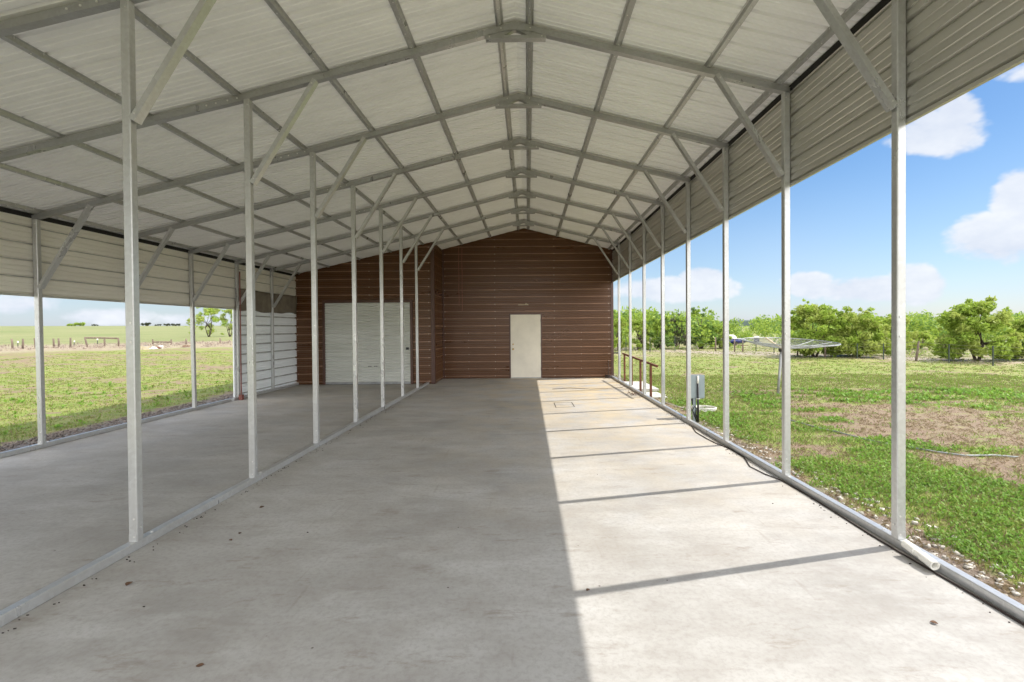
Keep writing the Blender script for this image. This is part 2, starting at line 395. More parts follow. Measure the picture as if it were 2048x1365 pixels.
def make_rafter(y):
    mb = MB(); h = TW
    yc0, yc1 = y, y + TW
    def seg(xa, xb, lift=0., yo=0.):
        pts = [(xa, yc0 + yo, under(xa) + lift), (xb, yc0 + yo, under(xb) + lift), (xb, yc0 + yo, under(xb) + h + lift), (xa, yc0 + yo, under(xa) + h + lift)]
        mb.prism(pts, (0, yc0, 0), (0, yc1, 0))
    seg(XP + .0, XR1 + .0); seg(XM0 - .10, XP - .0)
    # lean-to rafter, bolted beside the main one through a plate
    pts = [(XF - TW / 2, yc0, under(XF - TW / 2)), (XM0 - .102, yc0, under(XM0 - .102)), (XM0 - .102, yc0, under(XM0 - .102) + h), (XF - TW / 2, yc0, under(XF - TW / 2) + h)]
    mb.prism(pts, (0, yc0, 0), (0, yc1, 0))
    xa, xb = XM0 - .42, XM0 - .02
    pts = [(xa, 0, under(xa) - .004), (xb, 0, under(xb) - .004), (xb, 0, under(xb) + .05), (xa, 0, under(xa) + .05)]
    mb.prism([(p[0], yc0 - .004, p[2]) for p in pts], (0, 0, 0), (0, .003, 0))
    for x in (xa + .04, xa + .14, xb - .14, xb - .04): screw(mb, x, yc0 - .0045, under(x) + .03, r=.009)
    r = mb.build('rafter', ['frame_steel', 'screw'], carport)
    # ridge bracket: gusset with an arched opening over a straight channel
    g = MB(); W = .30; base = under(XP) - .078; n = 24
    for i in range(n):
        u0 = -W + 2 * W * i / n; u1 = -W + 2 * W * (i + 1) / n
        def lo(u): return base + (.055 * (.5 + .5 * math.cos(math.pi * u / .15)) if abs(u) < .15 else 0)
        def hi(u): return under(XP + u) - .0005
        if hi(u0) <= lo(u0) + .001 and hi(u1) <= lo(u1) + .001: continue
        g.prism([(XP + u0, yc0 + .006, lo(u0)), (XP + u1, yc0 + .006, lo(u1)), (XP + u1, yc0 + .006, max(hi(u1), lo(u1) + .001)), (XP + u0, yc0 + .006, max(hi(u0), lo(u0) + .001))], (0, 0, 0), (0, TW - .012, 0))
    g.box(XP - .31, XP + .31, yc0 - .004, yc1 + .004, base - .034, base - .0008)
    # cover plate on the face of the joint
    g.prism([(XP - .20, yc0 - .003, under(XP - .2) + .004), (XP, yc0 - .003, under(XP) - .02), (XP + .2, yc0 - .003, under(XP + .2) + .004), (XP + .2, yc0 - .003, under(XP + .2) + .05), (XP, yc0 - .003, under(XP) + .055), (XP - .2, yc0 - .003, under(XP - .2) + .05)], (0, 0, 0), (0, .0025, 0))
    for u in (-.27, .27): screw(g, XP + u, yc0 - .0045, base - .016)
    for u in (-.15, .15): screw(g, XP + u, yc0 - .0035, under(XP + u) + .03)
    ob = g.build('ridge_bracket', ['frame_steel', 'screw'], r)
    return r
for k, y in enumerate(YK):
    if y > 21.5: break
    inside = y > SHED_Y - .2
    if y > ROOM_Y + .3 and y < SHED_Y - .2: pass
    make_rafter(y)
    if y < SHED_Y - .2:
        make_post(XR0, XR1, y, HE - .001, lean=.0012, inner=-1); make_brace(XR0, XR0 - .68, y, 3.15, -1)
    if y < ROOM_Y - .2:
        make_post(XM0, XM1, y, HE - .001, lean=-.0015); make_brace(XM1, XM1 + .68, y, 3.13, 1)
        zf = under(XF) - .001
        make_post(XF - TW / 2, XF + TW / 2, y, zf, lean=-.010 if y < 11 else 0); make_brace(XF + TW / 2, XF + .76, y, 2.20, 1)
# base rails
def rail(x0, x1, y0, y1):
    mb = MB(); mb.bar(((x0 + x1) / 2, y0, TW / 2), ((x0 + x1) / 2, y1, TW / 2), TW, TW - .001, (0, 0, 1), .005)
    y = y0 + .5
    while y < y1:
        screw(mb, (x0 + x1) / 2, y, TW - .0002, (0, 0, 1), .011); y += 1.52
    return mb.build('base_rail', ['steel', 'screw'], carport)
rail(XR0, XR1, YA, SHED_Y - .03); rail(XM0, XM1, YA, ROOM_Y - .03); rail(XF - TW / 2 - .03, XF + TW / 2 - .03, YA, 10.9)
rail(XF - TW / 2, XF + TW / 2, 10.95, ROOM_Y - .03)
# purlins: hat channels along the building
ZP = TW + .001                                      # above underside line of rafter
for x in (-6.62, -5.77, -4.86, -3.94, -3.01, -2.08, -1.17, -.265, .045, .95, 1.88, 2.60):
    mb = MB(); sl = (under(x + .01) - under(x - .01)) / .02
    def q(u, v): return (x + u, YA + .02, under(x) + sl * u + ZP + v)
    t = .0022; hh = .030
    prof = [(-.040, hh), (-.026, hh), (-.018, 0), (.018, 0), (.026, hh), (.040, hh)]
    for a, b in zip(prof[:-1], prof[1:]):
        mb.prism([q(a[0], a[1]), q(b[0], b[1]), q(b[0], b[1] + t), q(a[0], a[1] + t)], (0, YA, 0), (0, YB_ - .04, 0))
    y = YA + .2
    while y < YB_ - .2:
        p = q(.0 + rnd.uniform(-.008, .008), 0); p2 = q(rnd.choice((-.033, .033)), hh)
        screw(mb, p[0], y, p[2] - .0002, (0, 0, -1), .0055)
        mb.tube([(p2[0], y + .07, p2[2] + .003), (p2[0], y + .07, p2[2] - .018)], [.0035, .001], 5, 1)
        y += .2286
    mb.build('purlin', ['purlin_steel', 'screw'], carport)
# roof sheets: ribs run from ridge to eave
ZR = ZP + .0325
def roof(xa, xb, hit=True):
    mb = MB(); n = max(2, int(abs(xb - xa) / 1.0))
    P = profile(YA, YB_, phase=.03)
    sheet(mb, P, lambda t, hgt: (xa, t, under(xa) + ZR + hgt), lambda t, hgt: (xb, t, under(xb) + ZR + hgt))
    return mb.build('roof_sheet', 'roof', carport)
roof(XP, XR1 + .12); roof(XM1 - .0, XP); roof(XF - .14, XM1 - .0)
mb = MB()   # ridge cap above
mb.prism([(XP - .2, YA, under(XP - .2) + ZR + .021), (XP, YA, under(XP) + ZR + .024), (XP + .2, YA, under(XP + .2) + ZR + .021), (XP + .2, YA, under(XP + .2) + ZR + .023), (XP, YA, under(XP) + ZR + .028), (XP - .2, YA, under(XP - .2) + ZR + .023)], (0, YA, 0), (0, YB_, 0))
mb.build('ridge_cap', 'roof', carport)
# side panels hung outside the posts, ribs along the building
def side_panel(x, out, z0, z1, y0, y1, mat, name='side_panel', phase=0., trim=True):
    mb = MB(); P = profile(z0, z1, phase=phase, prof=NARROW_RIB if mat == 'white_panel' else SIDE_RIB)
    sheet(mb, P, lambda t, hgt: (x + out * hgt, y0, t), lambda t, hgt: (x + out * hgt, y1, t), crest=None if mat == 'panel' else 1)
    o = mb.build(name, [mat, 'groove_shade'], carport)
    sc = MB(); yk = [y for y in YK if y0 - .1 < y < y1 + .1]
    if trim:
        tb = MB(); tb.box(x - .004, x + out * .024 if out > 0 else x + .004, y0, y1, z0 - .028, z0 - .0005) if out > 0 else tb.box(x - .024, x + .004, y0, y1, z0 - .028, z0 - .0005)
        tb.build('panel_trim', 'panel', o)
    return o
side_panel(XR1 + .003, 1, 3.065, under(XR1) + .028, YA, YB_, 'panel', phase=3.065 + .21)
side_panel(XF - TW / 2 - .003, -1, 2.11, under(XF - .07) + .028, YA, YB_, 'left_panel', phase=2.11 + .21)
side_panel(XF - TW / 2 - .003, -1, .07, 2.075, 11.12, ROOM_Y + .0, 'white_panel', phase=.1, trim=False)
tb = MB(); tb.box(XF - TW / 2 - .026, XF - TW / 2 - .002, 11.06, 11.12, .07, 2.08); tb.build('panel_trim', 'white_panel', carport)
M['gap_shade'] = simple('painted_gap_shade', (.018, .017, .016), .95)  # black strip painted in for the shadow gap under the eaves
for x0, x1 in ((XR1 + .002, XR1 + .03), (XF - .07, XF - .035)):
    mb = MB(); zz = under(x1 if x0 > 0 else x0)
    mb.box(x0, x1, YA, YB_, zz + .028, zz + ZR - .004); mb.build('gap_shade_strip', 'gap_shade', carport)
# eave trims, as dark gap strips at the top of the side panels
mb = MB(); mb.box(XR1 + .12, XR1 + .124, YA, YB_, under(XR1 + .12) + ZR - .17, under(XR1 + .12) + ZR + .02); mb.build('eave_trim', 'panel', carport)
mb = MB(); mb.box(XF - .145, XF - .141, YA, YB_, under(XF - .14) + ZR - .17, under(XF - .14) + ZR + .02); mb.build('eave_trim', 'panel', carport)

# ------------------------------------------------------------------ brown shed
shed = empty('brown_shed', (0, SHED_Y, 0), 'dark brown ribbed metal shed closing the far end of the carport', 'shed')
def rooftop(x): return under(x) + ZR - .006
def gable(x0, x1, y, name, phase=.06):
    top = max(rooftop(x0), rooftop(x1), rooftop(XP) if x0 < XP < x1 else 0)
    P = profile(.004, top, phase=phase, prof=BROWN_RIB); mb = MB()
    def span(t):
        a, b = x0, x1
        if rooftop(a) < t:
            lo, hi = x0, min(max(XP, x0), x1)
            for _ in range(30):
                m_ = (lo + hi) / 2
                if rooftop(m_) < t: lo = m_
                else: hi = m_
            a = hi
        if rooftop(b) < t:
            lo, hi = max(min(XP, x1), x0), x1
            for _ in range(30):
                m_ = (lo + hi) / 2
                if rooftop(m_) < t: hi = m_
                else: lo = m_
            b = lo
        return a, max(a, b)
    sheet(mb, P, lambda t, h: (span(t)[0], y - h, t), lambda t, h: (span(t)[1], y - h, t), crest=2)
    # screws in columns on the ribs
    xs = [x for x in (x0 + .1, x0 + 1.70, x1 - 1.85, x1 - .12)]
    k = 0
    while phase + k * .2286 < top:
        z = phase + k * .2286 + .025; a, b = span(z)
        for x in xs:
            if a + .05 < x < b - .05 and z > .02: screw(mb, x + rnd.uniform(-.008, .008), y - .0248, z - .005, (0, -1, 0), .014)
        if z < 1.5:
            for x in (x0 + .85, x1 - 1.0):
                screw(mb, x + rnd.uniform(-.008, .008), y - .0248, z - .005, (0, -1, 0), .012)
        k += 1
    return mb.build(name, ['brown', 'brown_screw', 'brown_crest'], shed)
gable(-2.735, 2.705, SHED_Y, 'wall')
gable(-6.795, -2.74, ROOM_Y, 'wall')
def sidewall(x, out, y0, y1, ztop=None):
    zt = rooftop(x) if ztop is None else ztop
    P = profile(.004, zt, phase=.06, prof=BROWN_RIB); mb = MB()
    sheet(mb, P, lambda t, h: (x + out * h, y0, t), lambda t, h: (x + out * h, y1, t), crest=1)
    return mb.build('wall', ['brown', 'brown_crest'], shed)
sidewall(-2.72, 1, ROOM_Y + .01, SHED_Y); sidewall(2.712, 1, SHED_Y + .01, 21.5); sidewall(-6.797, -1, ROOM_Y + .01, 21.5)
mb = MB(); mb.box(-6.6, 2.66, 21.5, 21.56, 0, 3.0); mb.build('wall', 'brown', shed)
def trim(x0, x1, y0, y1, z0, z1): mb = MB(); mb.box(x0, x1, y0, y1, z0, z1); return mb.build('corner_trim', 'brown_trim', shed)
trim(-2.80, -2.695, ROOM_Y - .033, ROOM_Y - .027, .004, rooftop(-2.8)); trim(-2.698, -2.693, ROOM_Y - .033, ROOM_Y + .08, .004, rooftop(-2.7))
trim(2.655, 2.735, SHED_Y - .033, SHED_Y - .027, .004, rooftop(2.73)); trim(2.732, 2.737, SHED_Y - .02, SHED_Y + .08, .004, rooftop(2.74))
trim(-2.70, -2.66, SHED_Y - .033, SHED_Y - .027, .004, rooftop(-2.7))
# entry door
def door_px(x0, x1, y0, y1, Y):
    a = at(x0, y1, Y); b = at(x1, y0, Y); return a.x, b.x, a.z, b.z
dx0, dx1, _, dz1 = door_px(1022, 1081, 627, 757, SHED_Y - .03); dz1 = 2.03
fr = MB(); y = SHED_Y
for a in ((dx0 - .045, dx0 - .004, .006, dz1 + .045), (dx1 + .004, dx1 + .045, .006, dz1 + .045), (dx0 - .003, dx1 + .003, dz1 + .005, dz1 + .045)):
    fr.box(a[0], a[1], y - .034, y - .002, a[2], a[3])
frame = fr.build('door_frame', 'brown_trim', shed)
d = MB(); d.box(dx0, dx1, y - .044, y - .030, .03, dz1)
door = d.build('door', 'door', shed)
th = MB(); th.box(dx0 - .01, dx1 + .01, y - .07, y - .041, .0015, .028); th.build('threshold', 'mesh', door)
kb = MB(); kx = dx0 + .075; kz = .93
kb.tube([(kx, y - .044, kz), (kx, y - .047, kz)], .032, 14); kb.tube([(kx, y - .047, kz), (kx, y - .075, kz)], .011, 10)
kb.tube([(kx, y - .073, kz), (kx, y - .08, kz), (kx, y - .095, kz), (kx, y - .105, kz)], [.012, .024, .027, .012], 14)
kb.build('door_knob', 'brass', door, True)
kb = MB(); kb.tube([(kx, y - .040, kz + .16), (kx, y - .052, kz + .16)], .024, 12); kb.build('deadbolt', 'brass', door, True)
for z in (.25, 1.02, 1.8):
    hb = MB(); hb.tube([(dx1 + .002, y - .043, z), (dx1 + .002, y - .043, z + .1)], .007, 8); hb.build('hinge', 'brown_trim', door)
# roll-up door
rx0, rx1, _, rz1 = door_px(652, 820, 602, 768, ROOM_Y - .03); rz1 = 2.38
y = ROOM_Y
c = MB(); per = .074; P = []
t = .07
while t < rz1: P += [(t, -.010), (t + per * .12, .014), (t + per * .4, .018), (t + per * .68, .014), (t + per * .78, -.010)]; t += per
sheet(c, P, lambda t, h: (rx0, y - .037 - h, t), lambda t, h: (rx1, y - .037 - h, t))
rd = c.build('roll_up_door', 'curtain', shed)
g = MB(); g.box(rx0 - .07, rx0 - .002, y - .066, y - .005, .004, rz1 + .07); g.box(rx1 + .002, rx1 + .07, y - .066, y - .005, .004, rz1 + .07); g.box(rx0 - .001, rx1 + .001, y - .065, y - .005, rz1 - .01, rz1 + .07)
g.build('door_track', 'brown_trim', rd)
b = MB(); b.box(rx0 + .004, rx1 - .004, y - .060, y - .030, .012, .069); b.build('bottom_bar', 'mesh', rd)
b = MB(); b.box(rx0 + .01, rx1 - .01, y - .05, y - .03, .0015, .0115); b.build('rubber_seal', 'dark', rd)
xc = (rx0 + rx1) / 2
for u in (-.0, .17):
    hb = MB(); zz = .52
    hb.tube([(xc + u + .02, y - .05, zz), (xc + u + .02, y - .082, zz + .01), (xc + u + .10, y - .082, zz + .01), (xc + u + .10, y - .05, zz)], .009, 6); hb.build('lift_handle', 'dark', rd)
hb = MB(); hb.box(rx1 - .12, rx1 - .04, y - .062, y - .048, 1.0, 1.07); hb.tube([(rx1 - .08, y - .062, 1.035), (rx1 - .08, y - .086, 1.035)], .014, 8); hb.build('latch', 'dark', rd)
# small light fitting bracket over the door and a pipe on the corner
b = MB(); p = at(1047, 610, SHED_Y - .03); b.box(p.x - .17, p.x + .16, y0 if False else SHED_Y - .040, SHED_Y - .026, p.z - .012, p.z + .008); b.tube([(p.x + .05, SHED_Y - .03, p.z), (p.x + .08, SHED_Y - .07, p.z + .05), (p.x + .12, SHED_Y - .04, p.z + .01)], .012, 6)
b.build('wall_bracket', 'tan', shed)
b = MB(); p = at(1223, 706.5, SHED_Y + .1); b.tube([(2.72, SHED_Y + .1, p.z), (2.93, SHED_Y + .1, p.z)], .022, 8); b.tube([(2.93, SHED_Y + .1, p.z), (2.93, SHED_Y + .1, p.z - .12)], .022, 8); b.build('wall_pipe', 'black_pipe', shed)

# things hung on the shed
for i, (px, y1_, lab) in enumerate(((917, 612, 'shorter reddish cord hanging down the brown wall left of the door'), (923.5, 622, 'longer reddish cord hanging down the brown wall left of the door'))):
    a = at(px, 494, SHED_Y - .05); bb = at(px, y1_, SHED_Y - .05); c = MB()
    pts = [(a.x + .004 * math.sin(j * 1.3 + i), SHED_Y - .035, a.z + (bb.z - a.z) * j / 12) for j in range(13)]
    c.tube(pts, .008, 6); c.tube([(a.x, SHED_Y - .001, a.z + .01), (a.x, SHED_Y - .04, a.z + .01)], .01, 6)
    tag(c.build('hanging_cord', 'cordred'), lab, 'cord', 'cords hanging on the brown wall')
# tarp strip
n = 40; V = []; Fc = []
for i in range(n + 1):
    yy = 11.10 + (ROOM_Y - .03 - 11.10) * i / n
    for j in range(9):
        t_ = j / 8; z = 2.57 - .51 * t_ + .012 * math.sin(i * .23) - .012 * t_ * math.sin(i * .5)
        V.append((XF - TW / 2 + .012 + .02 * math.sin(i * .8 + t_ * 5) * .6 + .012, yy, z))
for i in range(n):
    for j in range(8): Fc.append((i * 9 + j, (i + 1) * 9 + j, (i + 1) * 9 + j + 1, i * 9 + j + 1))
o = np_mesh('tarp', V, Fc, ['tarp']); o.data.polygons.foreach_set('use_smooth', [True] * len(Fc))
sm = o.modifiers.new('thickness', 'SOLIDIFY'); sm.thickness = .003
tag(o, 'dull olive tarp strip stretched across the gap above the white wall panels', 'tarp')
# rust red pipe beside the left opening
c = MB(); c.tube([(XF + .10, 11.10, .0), (XF + .10, 11.10, 2.95)], .014, 10); c.box(XF + .06, XF + .14, 11.06, 11.14, .002, .12)
tag(c.build('pipe', 'redrust'), 'rust red upright pipe with a red foot at the end of the white wall panels', 'pipe')

# ------------------------------------------------------------------ slab
mb = MB()
mb.box(XF - .10, XR1 + .045, YA - .5, 21.8, -.16, 0)
slab = tag(mb.build('concrete_slab', 'concrete'), kind='structure')
def joint(x0, x1, y, w=.008):
    j = MB(); j.box(x0, x1, y, y + w, -.0005, .0012); return tag(j.build('slab_joint', 'dark'), kind='structure')
# saw-cut joint lines as thin dark inlays
jm = simple('joint_dirt', (.10, .085, .07), .9, 0, .3, 20); M['joint'] = jm
def inlay(pts, w, name='slab_joint'):
    j = MB()
    for a, b in zip(pts[:-1], pts[1:]):
        a = Vector((a[0], a[1], .002)); b = Vector((b[0], b[1], .002)); dd = (b - a).normalized(); s_ = dd.cross(Vector((0, 0, 1))) * w / 2
        j.add([a - s_, a + s_, b + s_, b - s_], [(0, 1, 2, 3)])
    return tag(j.build(name, 'joint'), kind='structure')
inlay([(XM1 + .01, 13.0), (0.4, 13.02), (XR0 - .01, 13.0)], .012)
p = [at(1112, 805, 1), ]
def slab_at(px, py): d_ = ray(px, py); k = -1.6 / d_.z; return (d_.x * k, d_.y * k)
q = [slab_at(1108, 806), slab_at(1143, 805), slab_at(1149, 814), slab_at(1112, 816)]
inlay([q[0], q[1], q[2], q[3], q[0]], .02)

# ------------------------------------------------------------------ terrain
def axis(lo, hi, fine_lo, fine_hi, step, grow=1.12):
    a = list(np.arange(fine_lo, fine_hi + 1e-6, step)); s_ = step
    while a[-1] < hi: s_ *= grow; a.append(a[-1] + s_)
    s_ = step
    while a[0] > lo: s_ *= grow; a.insert(0, a[0] - s_)
    return np.array(a)
ax = axis(-2500, 2500, -26, 30, .22); ay = axis(-400, 3000, 0, 34, .22)
GX, GY = np.meshgrid(ax, ay); nx, ny = len(ax), len(ay)
GZ = gz(GX, GY)
under_slab = (GX > XF + .2) & (GX < XR1 - .2) & (GY > YA - .3) & (GY < 21.6)
GZ = np.where(under_slab, -.13, GZ)
V = np.stack([GX.ravel(), GY.ravel(), GZ.ravel()], 1)
idx = np.arange(nx * ny).reshape(ny, nx)
Fq = np.stack([idx[:-1, :-1].ravel(), idx[:-1, 1:].ravel(), idx[1:, 1:].ravel(), idx[1:, :-1].ravel()], 1)
ground = np_mesh('ground', V, Fq, ['ground']); ground.data.polygons.foreach_set('use_smooth', [True] * len(Fq))
tag(ground, kind='structure')
D = np.hypot(GX, GY)
w = 1.2 * (fbm(GX * .1, GY * .1, 3) - .5) * 8
leftness = smooth(-5, -9, GX)
A_field = leftness * smooth(58, 64, D + w) 
A_brush = leftness * smooth(46, 52, D + w) * smooth(68, 60, D + w) * .85 + (1 - leftness) * smooth(27, 32, D + w) * .45 * smooth(90, 60, D)
# a pale dirt track on the right, beyond the wire fence
pa = ground_at(1700, 716); pb = ground_at(2040, 727)
dirv = Vector((pb.x - pa.x, pb.y - pa.y)).normalized()
dist = (GX - pa.x) * dirv.y - (GY - pa.y) * dirv.x
A_road = smooth(2.0, 1.2, np.abs(-dist - 1.6 + .3 * w * .3)) * (GX > 2) * smooth(18, 24, D) * .9
A_gravel = np.maximum(smooth(-8.1, -7.6, GX) * (GX < XF) * (GY < 30), (GX > XR1) * smooth(3.2, 2.95, GX) * .8 * (fbm(GX * 2, GY * 2, 2) > .45))
for nme, a in (('green', green(GX, GY)), ('field', A_field), ('brush', A_brush), ('road', A_road), ('gravel', A_gravel)):
    at_ = ground.data.attributes.new(nme, 'FLOAT', 'POINT'); at_.data.foreach_set('value', np.asarray(a, np.float32).ravel())

# ------------------------------------------------------------------ grass, weeds, gravel
def blades(name, n, region, hgt, wid, mats, pick, per=5, spread=.035, flat=.5, label='', cat='grass', keep=lambda x, y: True, prob=None):
    pts = []
    x0, x1, y0, y1 = region
    X = NR.uniform(x0, x1, n * 3); 
    u = NR.rand(n * 3); Y = y0 * (y1 / y0) ** u           # denser near the camera
    g = green(X, Y); ok = NR.rand(len(X)) < (prob(X, Y, g) if prob else g)
    X, Y = X[ok][:n], Y[ok][:n]; m = len(X)
    X = np.repeat(X, per) + NR.normal(0, spread, m * per); Y = np.repeat(Y, per) + NR.normal(0, spread, m * per)
    ok = keep(X, Y); X, Y = X[ok], Y[ok]; k = len(X)
    Z = gz(X, Y) - .005
    sc = np.clip(np.hypot(X, Y) / 9, .8, 2.2)
    H = hgt * NR.uniform(.45, 1.2, k); Wd = wid * NR.uniform(.7, 1.3, k) * sc
    a = NR.uniform(0, 2 * np.pi, k); lean = NR.uniform(.1, 1., k) * flat; az = NR.uniform(0, 2 * np.pi, k)
    dx, dy = np.cos(a) * Wd / 2, np.sin(a) * Wd / 2; lx, ly = np.cos(az) * lean * H, np.sin(az) * lean * H
    base = np.stack([X, Y, Z], 1)
    v = np.zeros((k, 4, 3))
    v[:, 0] = base + np.stack([-dx, -dy, 0 * X], 1); v[:, 1] = base + np.stack([dx, dy, 0 * X], 1)
    v[:, 2] = base + np.stack([lx * .5 + dx * .8, ly * .5 + dy * .8, H * .65], 1); v[:, 3] = base + np.stack([lx, ly, H * (1 - .25 * lean)], 1)
    F_ = np.arange(k * 4).reshape(k, 4)
    mi = NR.choice(len(mats), k, p=pick)
    o = np_mesh(name, v.reshape(-1, 3), F_, mats, mi=mi)
    return tag(o, label, cat, kind='stuff')
offslab = lambda X, Y: (X > XR1 + .06) | (X < XF - .12)
blades('grass', 34000, (2.75, 16, 1.7, 17), .055, .007, ['blade', 'weed', 'straw'], [.55, .17, .28], label='short green grass on the right of the slab', keep=offslab, flat=.8)
blades('grass', 16000, (4, 36, 12, 38), .05, .012, ['blade', 'weed', 'straw'], [.65, .05, .3], label='yellow green grass farther off towards the trees on the right', keep=offslab, flat=.8)
blades('grass', 26000, (-30, -6.85, 4, 34), .045, .009, ['blade', 'weed', 'straw'], [.65, .05, .3], label='mown grass field on the left of the lean-to', keep=offslab, flat=.8)
blades('straw', 9000, (2.75, 14, 1.7, 16), .05, .005, ['straw'], [1.], label='dry straw litter on the bare patches right of the slab', prob=lambda X, Y, g: (1 - g) * .8, keep=offslab, flat=1.6)
# broad-leaved weeds: rosettes
def rosettes(name, n, region, size, label, clumpy=.56):
    x0, x1, y0, y1 = region
    X = NR.uniform(x0, x1, n * 6); Y = y0 * (y1 / y0) ** NR.rand(n * 6)
    c = fbm(X * .9 + 70, Y * .9 + 3, 3); g = green(X, Y)
    ok = (c * .6 + g * .35 > clumpy * NR.uniform(.85, 1.15, len(X))) & offslab(X, Y); X, Y = X[ok][:n], Y[ok][:n]
    V = []; k = 6; m = len(X)
    Xr = np.repeat(X, k); Yr = np.repeat(Y, k); a = NR.uniform(0, 2 * np.pi, m * k); el = NR.uniform(.1, 1.1, m * k)
    s_ = size * NR.uniform(.5, 1.25, m * k) * np.clip(np.hypot(Xr, Yr) / 8, .8, 2.)
    d = np.stack([np.cos(a) * np.cos(el), np.sin(a) * np.cos(el), np.sin(el)], 1); sd = np.stack([-np.sin(a), np.cos(a), NR.uniform(-.4, .4, m * k)], 1)
    b = np.stack([Xr, Yr, gz(Xr, Yr) + NR.uniform(0, .04, m * k)], 1)
    S_ = s_[:, None]
    v = np.stack([b, b + d * S_ * .55 - sd * S_ * .27, b + d * S_, b + d * S_ * .55 + sd * S_ * .27], 1)
    o = np_mesh(name, v.reshape(-1, 3), np.arange(m * k * 4).reshape(-1, 4), ['weed', 'blade'], mi=NR.choice(2, m * k, p=[.7, .3]))
    return tag(o, label, 'weeds', kind='stuff')
rosettes('weeds', 9000, (2.9, 5.6, 1.6, 11), .036, 'lush broad leaved weeds hugging the outer edge of the slab', .56)
rosettes('weeds', 2600, (5, 14, 3.5, 13), .045, 'scattered broad leaved weeds among the bare patches on the right', .60)
rosettes('weeds', 500, (-22, -7.5, 4, 16), .05, 'low weeds scattered in the left field', .60)
def gravel(name, n, region, size, label, mat='stone'):
    x0, x1, y0, y1 = region; X = NR.uniform(x0, x1, n); Y = y0 * (y1 / y0) ** NR.rand(n)
    base = np.array([(1, 0, 0), (-1, 0, 0), (0, 1, 0), (0, -1, 0), (0, 0, .7), (0, 0, -.7), ], float)
    # a squashed, jittered cube-octa
    cub = np.array([(sx, sy, sz) for sx in (-1, 1) for sy in (-1, 1) for sz in (-.6, .6)], float) * .62
    S_ = size * NR.uniform(.35, 1.3, n) ** 1.5
    th = NR.uniform(0, 2 * np.pi, n)
    v = cub[None] * NR.uniform(.65, 1.25, (n, 8, 3)); ca, sa = np.cos(th)[:, None], np.sin(th)[:, None]
    vx = v[..., 0] * ca - v[..., 1] * sa; vy = v[..., 0] * sa + v[..., 1] * ca
    v = np.stack([vx, vy, v[..., 2]], -1) * S_[:, None, None]
    v += np.stack([X, Y, gz(X, Y) + S_ * .2], 1)[:, None]
    fc = np.array([(0, 1, 3, 2), (4, 6, 7, 5), (0, 4, 5, 1), (2, 3, 7, 6), (0, 2, 6, 4), (1, 5, 7, 3)])
    F_ = (fc[None] + np.arange(n)[:, None, None] * 8).reshape(-1, 4)
    return tag(np_mesh(name, v.reshape(-1, 3), F_, [mat]), label, 'gravel', kind='stuff')
gravel('gravel', 900, (2.78, 3.4, 1.6, 14), .024, 'pale limestone chips along the right edge of the slab')
gravel('gravel', 3500, (-7.9, -6.84, 4, 14), .022, 'grey brown gravel along the left edge of the lean-to slab', 'brown_stone')

# ------------------------------------------------------------------ trees
def leaves(centres, radii, per_r, size, seed, squash=.8):
    rs = np.random.RandomState(seed); out = []
    for c, r in zip(centres, radii):
        n = int(per_r * r * r)
        d = rs.normal(0, 1, (n, 3)); d /= np.linalg.norm(d, axis=1)[:, None]
        rad = r * (rs.rand(n) ** .45) * rs.uniform(.8, 1.15, n)
        p = c + d * rad[:, None] * np.array([1, 1, squash]); out.append(p)
    p = np.concatenate(out); n = len(p)
    a = rs.normal(0, 1, (n, 3)); a /= np.linalg.norm(a, axis=1)[:, None]
    b = np.cross(a, rs.normal(0, 1, (n, 3))); b /= np.linalg.norm(b, axis=1)[:, None]
    s_ = (size * rs.uniform(.55, 1.3, n))[:, None]
    v = np.stack([p - a * s_, p + b * s_ * .42, p + a * s_, p - b * s_ * .42], 1)
    return v.reshape(-1, 3), np.arange(n * 4).reshape(-1, 4)
